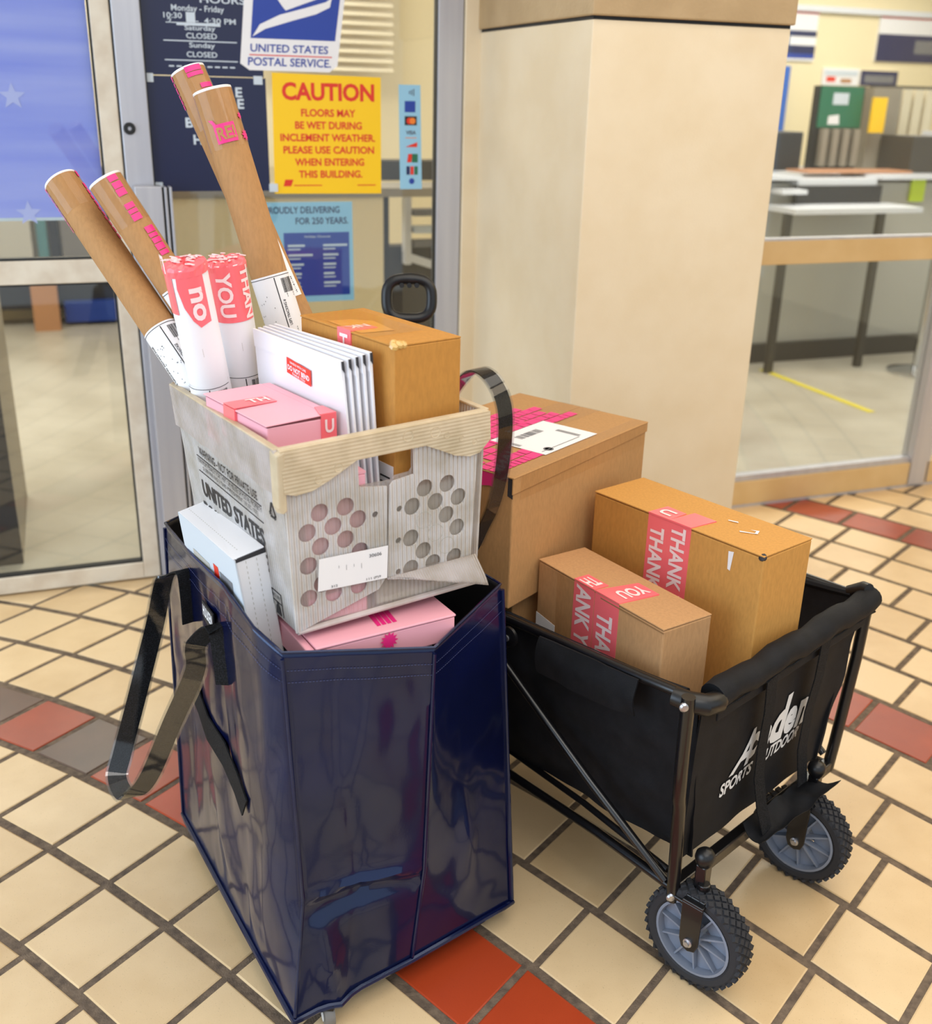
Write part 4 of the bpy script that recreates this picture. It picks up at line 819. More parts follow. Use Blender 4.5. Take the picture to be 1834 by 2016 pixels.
# side label, zip and castors
_u = (TOP[7] - TOP[6]).normalized(); _u.z = 0; F = Fr(bag_face(6, .38, .915, .003), _u, ZZ, V((_u.y, -_u.x, 0)))
b = MB(); b.slab(F, [(0, 0), (.062, 0), (.062, -.030), (.031, -.042), (0, -.030)], .0, .0025); lb = b.build('woven_label', M['blackp'], bag)
b = MB(); b.text(F, 'HULKEN', (.004, -.026), (1, 0), (0, 1), .054, .021, .0032, 0, 0, .03); b.build('label_lettering', M['white'], lb)
b = strap([bag_face(5, .72, .60, .005), bag_face(5, .95, .575, .005), bag_face(6, .3, .545, .005), bag_face(6, .65, .515, .005), bag_face(7, .0, .485, .005), bag_face(7, .35, .455, .005)], .062, 'zip_tape', 'webbing', bag, ZZ)
for (x, y) in ((-.225, 1.425), (.06, 1.70), (-.545, 1.93), (-.24, 2.17)):
    b = MB(); b.lathe(V((x - .009, y, .0235)), V((1, .35, 0)), [(.010, 0), (.022, .001), (.0235, .006), (.0235, .014), (.022, .019), (.010, .02)], 24); cw = b.build('castor_wheel', M['castor'], bag, True)
    b = MB(); b.lathe(V((x - .0095, y, .0235)), V((-1, -.35, 0)), [(.012, 0), (.012, .001), (.009, .0015), (0, .0015)], 18); b.build('castor_hub', M['wtext'], cw, True)
    b = MB(); b.box(V((x - .012, y - .012, .044)), V((.024, 0, 0)), V((0, .024, 0)), ZZ * .012); b.build('castor_mount', M['wplast'], bag)

# ---- parcels inside the bag
B = Box((-.3318, 1.5056, .640), (31.4, -4.3, -5.5), (.0528, .300, .2400))
t = thing('flat_mailing_box', B.base(), 'flat white mailing box wedged between tub and side of bag', 'box')
b = MB(); b.box(B.o, B.x * .0528, B.y * .300, B.z * .234); b.build('carton_body', M['white'], t, bevel=.003)
b = MB(); b.hexa([B.p(-.002, .005, .231), B.p(.05, .0, .2405), B.p(.05, .300, .238), B.p(-.002, .300, .231)], [B.p(-.002, .005, .2342), B.p(.05, 0, .2435), B.p(.05, .300, .2412), B.p(-.002, .300, .2342)]); b.build('tuck_flap', M['white'], t, bevel=.0008)
b = MB(); b.hexa([B.p(.001, -.0008, .229), B.p(.051, -.0008, .233), B.p(.051, -.0008, .2415), B.p(.001, -.0008, .2335)], [B.p(.001, .02, .229), B.p(.051, .02, .233), B.p(.051, .02, .2415), B.p(.001, .02, .2335)]); b.build('open_end_shade', M['ink'], t)  # dark plate put in for the shaded inside below the tuck flap
L, Fm, T = B.left(), B.front(), B.top()
b = MB(); b.slab(L, [(-.004, .006), (.300, .006), (.300, .07), (-.012, .135)], .001, .0025); b.build('address_sleeve', M['ltgrey'], t)
b = MB(); b.poly(L, [(.10, .05), (.125, .05), (.128, .085), (.10, .085)], .003, 0); b.poly(L, [(.03, .055), (.095, .055), (.09, .095), (.04, .1)], .003, 1); b.poly(L, [(.15, .06), (.24, .058), (.25, .1), (.15, .1)], .003, 2); b.build('sleeve_print', [M['red_print'], M['greyp'], M['cgrey']], t)
b = MB()
for c in (.016, .034):
    for i in range(26): b.rect(Fm, c, c + .0009, .012 + i * .009, .0165 + i * .009, .0006)
b.build('perforation', M['cgrey'], t)
b = MB()
for i in range(26): b.rect(T, .0095, .0106, .012 + i * .010, .017 + i * .010, .0052)
b.build('perforation', M['cgrey'], t)
B = Box((-.238, 1.437, .708), (31.0, 0, 0), (.262, .235, .048))
t = thing('pink_mailer_box', B.base(), 'flat pink mailer box lying in bag under the plastic tub', 'box')
b = MB(); b.box(B.o, B.x * .261, B.y * .235, B.z * .0425); b.build('carton_body', M['pink'], t, bevel=.002)
b = MB(); b.box(B.p(.012, -.002, .044), B.x * .250, B.y * .237, B.z * .004); b.build('lid', M['pink'], t, bevel=.0015)
b = MB(); b.box(B.p(.012, .001, .0425), B.x * .248, B.y * .2, B.z * .0016); b.build('lid_shadow_gap', M['pink_dark'], t)  # dark strip stands for the shade beneath the lid
T, Fm = B.top(), B.front()
b = MB()
for i in range(4): b.poly(T, [(.128 + i * .0095, .020), (.135 + i * .0095, .020), (.140 + i * .0095, .062), (.131 + i * .0095, .062)], .0006)
b.build('pink_stamp', M['hot'], t)
b = MB(); star(b, Fm, .138, .018, .0165, .0028, 0, 12, .62); b.build('starburst', M['hot'], t)
B = Box((-.185, 1.462, .670), (33, 0, 0), (.17, .2, .035))
t = thing('padded_mailer', B.base(), 'white padded mailer lying beneath the flat pink box in bag', 'parcel')
b = MB(); b.box(B.o, B.x * .17, B.y * .2, B.z * .035); b.build('envelope', M['white'], t, bevel=.012, seg=4)
b = MB(); b.box(B.p(.0, -.004, .014), B.x * .17, B.y * .005, B.z * .003); b.build('sealed_edge', M['white'], t)

# ================================================================== PLASTIC MAIL TUB
TB = Box((-.262, 1.4427, .7705), (33.02, -1.49, -1.83), (.361, .4715, .3068)); TI = .0146; TX, TY, TZ = TB.d
t = thing('mail_tub', TB.base(), 'worn white corrugated plastic mail tub standing on top of bag', 'tub')
def tq(x, y, z):                      # tapered: narrower at the foot
    k = TI * (1 - z / TZ); return TB.p(k + x * (TX - 2 * k), k + y * (TY - 2 * k), z)
def wall_frame(p0, p1, pl):
    u = (p1 - p0); u.normalize(); v = pl - p0; v = (v - u * v.dot(u)).normalized(); return u, v
NF = Fr(tq(0, 0, TZ), tq(1, 0, TZ) - tq(0, 0, TZ), *(lambda u, v: (v, u.cross(v) * -1))(*wall_frame(tq(0, 0, TZ), tq(1, 0, TZ), tq(0, 0, 0))))
SF = Fr(tq(0, 0, TZ), tq(0, 1, TZ) - tq(0, 0, TZ), *(lambda u, v: (v, u.cross(v)))(*wall_frame(tq(0, 0, TZ), tq(0, 1, TZ), tq(0, 0, 0))))
if NF.n.dot(-TB.y) < 0: NF.n = -NF.n
if SF.n.dot(-TB.x) < 0: SF.n = -SF.n
def cut_panel(F, outer, holes, l0, l1, cell=None):
    """a flat sheet with openings, filled as a curve and given thickness"""
    c = bpy.data.curves.new('p', 'CURVE'); c.dimensions = '2D'; c.fill_mode = 'BOTH'; c.extrude = .5
    for P in [outer] + holes:
        sp = c.splines.new('POLY'); sp.points.add(len(P) - 1); sp.use_cyclic_u = True
        for q, (x, y) in zip(sp.points, P): q.co = (x, y, 0, 1)
    o = bpy.data.objects.new('p', c); me = bpy.data.meshes.new_from_object(o); bpy.data.objects.remove(o); bpy.data.curves.remove(c)
    mb = MB(); mb.v = [F.at(v.co.x, v.co.y, l0 + (v.co.z + .5) * (l1 - l0)) for v in me.vertices]; mb.f = [tuple(p.vertices) for p in me.polygons]; mb.m = [0] * len(mb.f)
    mb.uv = {i: (v.co.x, v.co.y) for i, v in enumerate(me.vertices)}; bpy.data.meshes.remove(me)
    flip = sum(1 for f in mb.f if (mb.v[f[1]] - mb.v[f[0]]).cross(mb.v[f[2]] - mb.v[f[0]]).dot(F.n) > 0)
    return mb
def circ(x, y, r=.0150, n=22): return [(x + r * math.cos(2 * math.pi * i / n), y + r * math.sin(2 * math.pi * i / n)) for i in range(n)]
TS = 1.04
H_L = [(.0578, .1062), (.0994, .1059), (.1189, .1304), (.078, .1323), (.0366, .1334), (.0565, .1598), (.0972, .158), (.1201, .1834), (.0357, .1864), (.0564, .2205), (.0743, .2416), (.1164, .2401), (.0335, .2398)]
H_R = [(.2336, .1049), (.2741, .1058), (.2942, .1324), (.2526, .1313), (.2113, .1304), (.2724, .1579), (.2919, .184), (.2081, .1829), (.2301, .2098), (.2474, .2351), (.2867, .2343), (.2072, .2347)]
SM = [(.1479, .1293), (.1889, .1292), (.1861, .1815), (.1849, .2348)]
sc = lambda P: [(x * TS, y * TS) for x, y in P]
slot = sc([(.121, .0351), (.2154, .0369), (.2148, .070), (.2100, .0752), (.186, .0762), (.1801, .0819), (.1224, .0798)])
hgt = (tq(0, 0, 0) - NF.o).dot(NF.v)
inner = [(0, 0), (TX, 0), (TX - TI, hgt), (TI, hgt)]
cut_panel(NF, inner, [slot], -.004, 0).build('end_wall', M['tubin'], t)
pl_ = sc([(.0045, .05), (.1215, .03), (.1224, .0798), (.1685, .088), (.1655, .236), (.150, .256), (.010, .2925)])
cut_panel(NF, pl_, [circ(x * TS, y * TS) for x, y in H_L] + [circ(*[q * TS for q in SM[0]], .0055, 12)], .0015, .005).build('outer_end_panel', M['tub'], t, bevel=.0)
pr_ = sc([(.1735, .088), (.180, .0819), (.2154, .078), (.2150, .03), (.340, .03), (.3285, .0636), (.318, .242), (.1660, .2435)])
cut_panel(NF, pr_, [circ(x * TS, y * TS) for x, y in H_R] + [circ(x * TS, y * TS, .0055, 12) for x, y in SM[1:]], .0022, .006).build('outer_end_panel', M['tub'], t)
# curled lower lip of the right panel
b = MB(); na = 16; vs = []
for i in range(na + 1):
    u = i / na; a = (.164 + u * .162) * TS
    for j in range(7):
        w = j / 6; out = .006 + (.004 + .028 * u) * math.sin(w * 1.5); dn = (.240 + (.010 + .046 * u) * w - .012 * w * w) * TS; vs.append(NF.at(a + .006 * w * u, dn, out + .0012 * math.sin(i * 2.5) * w))
b.add(vs, [(i * 7 + j, i * 7 + 7 + j, i * 7 + 8 + j, i * 7 + 1 + j) for i in range(na) for j in range(6)]); b.uv = {k: (k // 7 * .02, 0) for k in range(len(vs))}
cl = b.build('curled_lip', M['collarw'], t, True); q = cl.modifiers.new('s', 'SOLIDIFY'); q.thickness = .003
b = MB()
for x, y in ((.2317, .1576), (.2519, .1837), (.2723, .2104)): 
    P = circ(x * TS, y * TS); Q = circ(x * TS, y * TS, .0141)
    b.add([NF.at(*p, .0064) for p in P] + [NF.at(*p, .0064) for p in Q], [(i, (i + 1) % 22, 22 + (i + 1) % 22, 22 + i) for i in range(22)])
b.build('unpunched_circle', M['cgrey'], t)
def plate(P, name, m, th=.004, scale=1.0):
    mb = MB(); n = (P[1] - P[0]).cross(P[3] - P[0]).normalized() * th; mb.hexa([p for p in P], [p + n for p in P]); L1 = (P[1] - P[0]).length; mb.uv = {0: (0, 0), 1: (L1, 0), 2: (L1, 1), 3: (0, 1), 4: (0, 0), 5: (L1, 0), 6: (L1, 1), 7: (0, 1)}; return mb.build(name, M[m], t)
plate([tq(0, 1, 0), tq(0, 0, 0), tq(0, 0, TZ), tq(0, 1, TZ)], 'side_wall', 'tub', -.004); plate([tq(1, 0, 0), tq(1, 1, 0), tq(1, 1, TZ), tq(1, 0, TZ)], 'side_wall', 'tub', -.004)
plate([tq(1, 1, 0), tq(0, 1, 0), tq(0, 1, TZ), tq(1, 1, TZ)], 'end_wall', 'tub', -.004); plate([tq(0, 0, 0), tq(1, 0, 0), tq(1, 1, 0), tq(0, 1, 0)], 'tub_floor', 'tubin', .004)
# rim collars folded over the outside
def wavy(x0, x1, y, n, amp, seed):
    rg = random.Random(seed); return [(x0 + (x1 - x0) * i / n, y + rg.uniform(-amp, amp)) for i in range(n + 1)]
edge = sc([(.0, -.001), (.3485, -.001), (.350, .045), (.3302, .0636), (.3125, .0665), (.285, .060), (.262, .048), (.2337, .0343), (.1179, .0345), (.095, .046), (.072, .057), (.0464, .0671), (.020, .069), (.003, .0632)])
cut_panel(NF, edge, [], .006, .011).build('rim_collar', M['collar'], t, bevel=.0015)
lowe = list(reversed(wavy(.0, TY, .078, 14, .006, 4)))
cut_panel(SF, [(-.002, -.001), (TY, -.001)] + lowe, [], .001, .006).build('rim_collar', M['collarw'], t, bevel=.0015)
b = MB(); b.hexa([NF.at(-.006, .004, .012), NF.at(.008, -.001, .012), NF.at(.008, .094, .009), NF.at(.002, .10, .008), NF.at(-.006, .088, .008)], [NF.at(-.008, .004, -.012), NF.at(-.004, -.001, -.012), NF.at(-.004, .094, -.008), NF.at(-.006, .10, -.006), NF.at(-.008, .088, -.012)]); b.build('corner_patch', M['collar'], t, bevel=.003)
for p0, p1 in ((tq(0, 0, TZ), tq(1, 0, TZ)), (tq(0, 0, TZ), tq(0, 1, TZ)), (tq(1, 0, TZ), tq(1, 1, TZ)), (tq(0, 1, TZ), tq(1, 1, TZ))):
    b = MB(); d = (p1 - p0); s_ = ZZ.cross(d).normalized() * .006; b.box(p0 - s_ - ZZ * .002, d, s_ * 2, ZZ * .0045); b.build('rim_edge', M['collar'], t, bevel=.0015)
b = MB(); b.tube([tq(0, 0, 0) + ZZ * .002, tq(1, 0, 0) + ZZ * .002], .005, 8); b.build('bottom_edge', M['collarw'], t, True)
for x, y, r_ in ((.203, .013, .009), (.25, .016, .009), (.27, .024, .005), (.296, .034, .0045), (.32, .044, .0045), (.088, .040, .007), (.056, .052, .006)):
    b = MB(); b.lathe(NF.at(x * TS, y * TS, .0095), NF.n, [(r_, .001), (r_, .0022), (r_ * .7, .0005), (0, .0008)], 14); b.build('rivet_dimple', M['collar'], t, True)
lb = MB(); lb.slab(NF, sc([(.0509, .1778), (.166, .1836), (.1629, .2379), (.0465, .230)]), .0085, .0092); lb = lb.build('address_card', M['white'], t)
k = MB(); k.text(NF, '30606', (.133 * TS, .1955 * TS), (1, .035), (0, -1), .022, .006, .010); k.text(NF, '111 (P)9', (.127 * TS, .2335 * TS), (1, .035), (0, -1), .026, .005, .010); k.text(NF, '312', (.068 * TS, .229 * TS), (1, .035), (0, -1), .011, .004, .010)
for i in range(4): k.rect(NF, .085 + i * .013, .0856 + i * .013, .203 + .002 * i, .208 + .004 * (i % 2) + .002 * i, .010)
k.build('card_print', M['greyp'], lb)
k = MB()
def st(s_, a0, a1, y, h, l=.0078, bo=.02, sl=.0): k.text(SF, s_, (a0 * TS, y * TS), (-1, sl), (0, -1), (a0 - a1) * TS, h, l if y < .075 else .0012, 0, 0, bo)
st('WARNING - NOT FOR PRIVATE USE', .360, .105, .1025, .0155, .0012, .012, .022); st('MAXIMUM PENALTY FOR THEFT OR MISUSE OF POSTAL PROPERTY', .372, .093, .1185, .0095, .0012, .0, .022); st('$1,000 FINE AND 3 YEARS IMPRISONMENT (18 USC 1707)', .352, .112, .131, .0095, .0012, .0, .022)
st('UNITED STATES', .372, .098, .180, .031, .0012, .03, .012); st('POSTAL SERVICE', .380, .098, .222, .031, .0012, .03, .012)
for y in (.1065, .134): k.slab(SF, sc([(.375, y), (.092, y + .006), (.092, y + .0072), (.375, y + .0012)]), .0008, .0014)
k.build('tub_lettering', M['blackp'], t)
k = MB()
for a0, y0, s_ in ((.048, .108, .028),):
    P = [(a0 * TS + s_ * .5 * math.cos(q), y0 * TS + s_ * .62 * math.sin(q)) for q in (math.pi / 2 * 3, math.pi / 6, math.pi * 5 / 6)]
    for i in range(3):
        p, q = V((*P[i], 0)), V((*P[(i + 1) % 3], 0)); d = (q - p).normalized(); n_ = V((-d.y, d.x, 0)) * .0018; a, c = p + d * .003, q - d * .006
        k.slab(SF, [(a.x - n_.x, a.y - n_.y), (c.x - n_.x, c.y - n_.y), (c.x + n_.x, c.y + n_.y), (a.x + n_.x, a.y + n_.y)], .0008, .0014); k.slab(SF, [(c.x - 2 * n_.x, c.y - 2 * n_.y), (c.x + d.x * .005, c.y + d.y * .005), (c.x + 2 * n_.x, c.y + 2 * n_.y)], .0008, .0014)
k.text(SF, '2', (.050 * TS + .002, .113 * TS), (-1, 0), (0, -1), .005, .008, .0014); k.build('recycling_mark', M['blackp'], t)
k = MB(); F = SF
for P in ([(.098, .250), (.062, .250), (.062, .2515), (.098, .2515)], [(.098, .250), (.0965, .250), (.0965, .290), (.098, .290)], [(.0635, .250), (.062, .250), (.062, .290), (.0635, .290)], [(.098, .268), (.062, .268), (.062, .2692), (.098, .2692)], [(.086, .275), (.074, .275), (.070, .290), (.090, .290)], [(.083, .268), (.077, .268), (.077, .276), (.083, .276)]): k.slab(F, sc(P), .0008, .0014)
k.text(F, 'NO. 0097', (.095 * TS, .262 * TS), (-1, 0), (0, -1), .03, .006, .0014); k.build('tidy_mark', M['blackp'], t)

# ================================================================== PARCELS IN THE TUB
B = Box((-.1140, 1.5770, .79), (38.8, 0, 0), (.1279, .2801, .4134))
t = thing('shipping_carton', B.base(), 'amber brown carton standing in tub behind the white mailers', 'box')
b = MB(); b.box(B.o, B.x * .1279, B.y * .2801, B.z * .4104); b.build('carton_body', M['kraft_tub'], t, bevel=.002)
T, L, Fm = B.top(), B.left(), B.front()
flap_panel(B, t, 'kraft_tub', -.0015, .1279, 0, .2801, .0, .0005)
tp = tape(t, [(T, [(-.0015, .120), (.05, .120), (.05, .150), (-.0015, .160)], .0018), (L, [(.120, -.002), (.160, -.002), (.160, .07), (.120, .06)], .0022)])
lettering(tp, [(T, 'NK', (.046, .154), (-1, 0), (0, -1), .040, .022, .0024), (L, 'HA', (.152, .006), (0, 1), (-1, 0), .05, .024, .003)])
k = MB(); k.poly(T, [(.004, .10), (.062, .09), (.075, .17), (.05, .20), (.01, .21)], .0011); k.build('amber_stain', M['amber'], t)
k = MB(); k.rect(T, .0, .1, .06, .274, .0028); k.build('clear_tape', M['clear'], t)
k = MB()
for dx, dy, dz, r_ in ((.002, .004, .0, .008), (.010, .002, .002, .0075), (.018, .003, .001, .007), (.006, .010, .003, .007)): k.lathe(B.p(dx, dy, .412 + dz), V((.3, -.5, .8)), [(0, -r_ * .7), (r_, -r_ * .2), (r_ * .8, r_ * .4), (0, r_ * .7)], 7)
k.build('crumpled_tape', M['gold'], t)
lb = MB(); lb.slab(L, [(.004, .195), (.06, .195), (.06, .40), (.004, .40)], 0, .0008); lb = lb.build('shipping_label', M['white'], t)
k = MB()
for y in (.215, .225, .26, .33): k.rect(L, .012, .04, y, y + .003, .0014)
k.rect(L, .006, .058, .245, .2465, .0014); k.rect(L, .006, .058, .30, .3015, .0014); k.bars(L, .012, .35, (1, 0), (0, 1), .02, .02, .0014, 0, 12, 5); k.build('label_print', M['blackp'], lb)
# pink boxes
B = Box((-.3006, 1.5126, 1.0201), (37.8, 0, 0), (.1182, .2169, .0745))
t = thing('pink_mailer_box', B.base(), 'small pink mailer box with coral tape lying high in tub', 'box')
b = MB(); b.box(B.o, B.x * .1182, B.y * .2169, B.z * .068); b.build('carton_body', M['pink'], t, bevel=.002)
b = MB(); b.hexa([B.p(-.003, -.003, .0705), B.p(.102, -.001, .0725), B.p(.102, .218, .0725), B.p(-.003, .218, .0705)], [B.p(-.003, -.003, .0725), B.p(.102, -.001, .0745), B.p(.102, .218, .0745), B.p(-.003, .218, .0725)]); b.build('lid', M['pink'], t, bevel=.0008)
b = MB(); b.box(B.p(.0, .0005, .068), B.x * .116, B.y * .214, B.z * .0032); b.build('lid_gap_shade', M['pink_dark'], t)  # shade between body and lid, put in as a dark layer
b = MB(); b.box(B.p(.102, -.0005, .0), B.x * .0162, B.y * .2174, B.z * .0745); b.build('tape_end_panel', M['pink'], t, bevel=.0015)
T, L, Fm = B.top(), B.left(), B.front()
tp = tape(t, [(T, [(-.004, .100), (.072, .104), (.072, .140), (-.004, .140)], .0012), (L, [(.100, .001), (.140, .001), (.140, .05), (.100, .05)], .0045), (T, [(.09, -.001), (.119, -.001), (.119, .04), (.104, .04)], .0014), (Fm, [(.092, -.001), (.119, -.001), (.119, .07), (.092, .07)], .0022)])
lettering(tp, [(T, 'TH', (.030, .112), (1, 0), (0, 1), .036, .022, .002), (L, 'P', (.126, .046), (-1, 0), (0, -1), .016, .026, .0056), (Fm, 'U', (.098, .03), (1, 0), (0, -1), .016, .022, .003), (Fm, 'I', (.102, .06), (1, 0), (0, -1), .012, .018, .003)])
B = Box((-.243, 1.476, .779), (33, 0, 0), (.125, .2, .239))
t = thing('pink_mailer_box', B.base(), 'pink box hidden low in tub, showing through round holes', 'box')
b = MB(); b.box(B.o, B.x * .104, B.y * .2, B.z * .234); b.build('carton_body', M['pink'], t, bevel=.002)
b = MB(); b.box(B.p(0, 0, .235), B.x * .104, B.y * .2, B.z * .004); b.build('lid', M['pink'], t)
B = Box(TB.p(.155, .018, .008), (33.02, 0, 0), (.175, .009, .185))
t = thing('grey_mailer', B.base(), 'flat grey mailer against tub wall, seen through the right hand holes', 'mailer')
b = MB(); b.box(B.o, B.x * .175, B.y * .009, B.z * .185); b.build('envelope', M['lobby'], t, bevel=.003)
b = MB(); b.box(B.p(0, .001, .180), B.x * .175, B.y * .007, B.z * .010); b.build('envelope_flap', M['lobby'], t)
# rigid white mailers
QS = [((-.1656, 1.546), (-.3512, 1.781), (-.3751, 1.8112, 1.1752), (-.1965, 1.5851, 1.1762)), ((-.1573, 1.5505), (-.3439, 1.7868), (-.3669, 1.816, 1.1765), (-.1856, 1.5865, 1.1796)), ((-.149, 1.5551), (-.3365, 1.7926), (-.3588, 1.8208, 1.1778), (-.1747, 1.5878, 1.183)), ((-.1406, 1.5597), (-.3292, 1.7984), (-.3506, 1.8256, 1.1791), (-.1639, 1.5891, 1.1864)), ((-.1323, 1.5643), (-.3218, 1.8042), (-.3425, 1.8303, 1.1804), (-.153, 1.5904, 1.1898))]
ML = ['front rigid white mailer in tub carrying a red do not bend sticker', 'second rigid white mailer, directly behind the stickered one', 'third rigid white mailer, middle of the upright row in tub', 'fourth rigid white mailer counted from the stickered one', 'rearmost rigid white mailer, leaning beside the amber brown carton']
XD = V((.7848, .6198, 0))
for i, (b0, b1, t1, t0) in enumerate(QS):
    P = [V((*b0, .8216)), V((*b1, .8216)), V(t1), V(t0)]; t = thing('rigid_mailer', (P[0] + P[1]) / 2, ML[i], 'mailer', 'rigid white mailers standing in the tub')
    b = MB(); b.hexa(P, [p + XD * .0042 for p in P]); b.build('mailer_panel', M['coated'], t, bevel=.0008)
    fo = MB(); h = [P[3] - XD * .0012, P[2] - XD * .0012]; dn = (P[0] - P[3]).normalized(); fo.hexa([h[0], h[1], h[1] + dn * .03, h[0] + dn * .03], [p + XD * .0012 for p in (h[0], h[1], h[1] + dn * .03, h[0] + dn * .03)]); fo.build('closing_flap', M['coated'], t)
    e = MB(); al = (P[3] - P[2]).normalized(); q = P[3] + al * .0006 + dn * .001; e.hexa([q, q + XD * .0042, q + XD * .0042 + dn * .018, q + dn * .012], [p + al * .001 for p in (q, q + XD * .0042, q + XD * .0042 + dn * .018, q + dn * .012)]); e.build('dark_corner', M['ink'], t)
    if i == 0:
        u = (P[3] - P[2]).normalized(); F = Fr(P[2] , u, -(dn - u * dn.dot(u)), -XD); F.n = -XD
        F = Fr(P[2], u, V((0, 0, -1)), -XD)
        sk = MB(); sk.slab(F, [(.120, .026), (.198, .034), (.198, .060), (.120, .052)], .002, .0027); sk = sk.build('warning_sticker', M['red_print'], t)
        k = MB(); k.text(F, 'HANDLE WITH CARE', (.132, .0345), (1, .1), (0, -1), .052, .004, .0032); k.text(F, 'DO NOT BEND', (.124, .0455), (1, .1), (0, -1), .070, .0085, .0032, 0, 0, .03); k.text(F, 'THANK YOU', (.138, .0525), (1, .1), (0, -1), .042, .0042, .0032)
        k.build('sticker_lettering', M['white'], sk)
# mailing tubes
def mail_tube(label, a, b_, r, m, face, group, kind):
    a, b_ = V(a), V(b_); t = thing('mailing_tube', a, label, 'tube', group); Cf = Cy(a, b_, r, face); Lg = Cf.L; ax = Cf.t
    mb = MB(); mb.lathe(a, ax, [(r - .003, 0), (r, 0), (r, Lg), (r - .003, Lg)], 40); mb.f.append(tuple(range(40))); mb.m.append(0); mb.build('tube_body', M[m], t, True)
    mb = MB(); mb.lathe(a + ax * (Lg - .0035), ax, [(r + .0003, 0), (r + .0005, .0038), (r - .001, .0046), (r - .004, .004), (0, .0038)], 32); mb.build('end_cap', M['white'], t, True)
    sp = MB(); n = 26; w = .0006
    vs = []
    for i in range(n + 1):
        q = -1.5 + 3.0 * i / n
        for d in (-w, w): vs.append(Cf.at(q * r, Lg * .72 - .16 + q * .065 + d, .0002))
    sp.add(vs, [(2 * i, 2 * i + 2, 2 * i + 3, 2 * i + 1) for i in range(n)]); sp.build('spiral_seam', M['flute' if m == 'kraft_tube' else 'cgrey'], t)
    return t, Cf, Lg
def cap_film(t, Cf, Lg, r, down=.07):
    mb = MB(); ax = Cf.t; rg = random.Random(int(Lg * 999))
    mb.lathe(Cf.o + ax * (Lg - down), ax, [(r + .0008, 0), (r + .001, down * .5), (r + .0012, down - .002), (r - .002, down + .0012), (0, down + .0015)], 36); mb.build('clear_tape', M['clear'], t, True)
def tube_label(t, Cf, a0, a1, b0, b1, seed, big='USPS TRACKING #', qr=True, txt_side=0.0):
    lb = MB(); lb.rect(Cf, a0, a1, b0, b1, .0009, 0, 24, 1); lb = lb.build('shipping_label', M['white'], t, True)
    k = MB(); L0 = b1 - b0
    k.rect(Cf, a0, a1, b1 - .0045, b1 - .0035, .0014, 0, 20); x = a0 + (a1 - a0) * .55
    k.rect(Cf, x, x + .0016, b0 + .004, b1 - .006, .0014, 0, 1)
    k.text(Cf, big, (x + (a1 - a0) * .10, b0 + L0 * .28), (0, 1), (-1, 0), L0 * .36, .0055, .0014, 0, .1)
    k.bars(Cf, x + (a1 - a0) * .16, b1 - L0 * .34, (0, 1), (1, 0), L0 * .26, (a1 - a0) * .2, .0014, 0, 22, seed)
    k.bars(Cf, x + (a1 - a0) * .16, b0 + L0 * .04, (0, 1), (1, 0), L0 * .2, (a1 - a0) * .2, .0014, 0, 12, seed + 4)
    k.bars(Cf, x + (a1 - a0) * .12, b1 - .036, (1, 0), (0, 1), (a1 - a0) * .26, .026, .0014, 0, 20, seed + 9)
    if 'GROUND' in big: k.text(Cf, 'USPS GROUND ADVANTAGE', (a0 + .016, b0 + .012), (0, 1), (-1, 0), L0 * .72, .006, .0014, 0, .1)
    rg = random.Random(seed)
    for i in range(26): p = a0 + (x - a0) * rg.random() * .9 + .003; q = b0 + .01 + (L0 - .02) * rg.random() * .8; k.rect(Cf, p, p + .0009, q, q + .002, .0014)
    k.build('label_print', M['blackp'], lb)
    return lb
def hot_band(t, Cf, a, wd, b0, b1, seed, txt=None):
    rg = random.Random(seed); mb = MB(); y = b1
    while y > b0:
        h = rg.uniform(.007, .013); a_ = a + rg.uniform(-.0015, .0015); mb.rect(Cf, a_, a_ + wd, y - h, y, .0018, 0, 5, 1); y -= h + rg.uniform(.0012, .0028)
        if rg.random() < .12: y -= .012
    mb.build('hot_pink_print', M['hot'], t)
CAMF = V((.15, -1, .25))
KG, WG = 'brown mailing tubes leaning in the tub', 'white mailing tubes leaning in the tub'
t, Cf, Lg = mail_tube('brown mailing tube leaning furthest over rim of tub beside left door', (-.2858, 1.7222, .8112), (-.7435, 1.9827, 1.3982), .0311, 'kraft_tube', CAMF, KG, 0)
cap_film(t, Cf, Lg, .0311); lb = tube_label(t, Cf, -.047, .046, Lg - .455, Lg - .325, 3, 'GROUND ADVANTAGE', False); hot_band(t, Cf, .0375, .009, Lg - .15, Lg - .002, 2); hot_band(t, Cf, -.0465, .008, Lg - .10, Lg - .002, 8)
t, Cf, Lg = mail_tube('brown mailing tube with broken pink lettering between leaning tube and white tubes', (-.3674, 1.8655, .9776), (-.6431, 1.919, 1.4068), .0301, 'kraft_tube', CAMF, KG, 0)
cap_film(t, Cf, Lg, .0301, .09); tube_label(t, Cf, -.03, .06, Lg - .36, Lg - .215, 5); hot_band(t, Cf, .006, .017, Lg - .085, Lg - .004, 5); hot_band(t, Cf, .012, .018, Lg - .16, Lg - .105, 6)
t, Cf, Lg = mail_tube('tallest near brown mailing tube with pink print below its capped end', (-.2411, 1.8986, .8112), (-.4589, 1.9723, 1.5559), .0335, 'kraft_tube', CAMF, KG, 0)
cap_film(t, Cf, Lg, .0335, .10); tube_label(t, Cf, -.05, .052, Lg - .455, Lg - .325, 7)
k = MB(); k.rect(Cf, -.016, .020, Lg - .092, Lg - .060, .0018, 0, 8, 1); k.poly(Cf, [(-.016, Lg - .060), (-.010, Lg - .060), (-.014, Lg - .052), (-.022, Lg - .050)], .0018); pk = k.build('hot_pink_print', M['hot'], t)
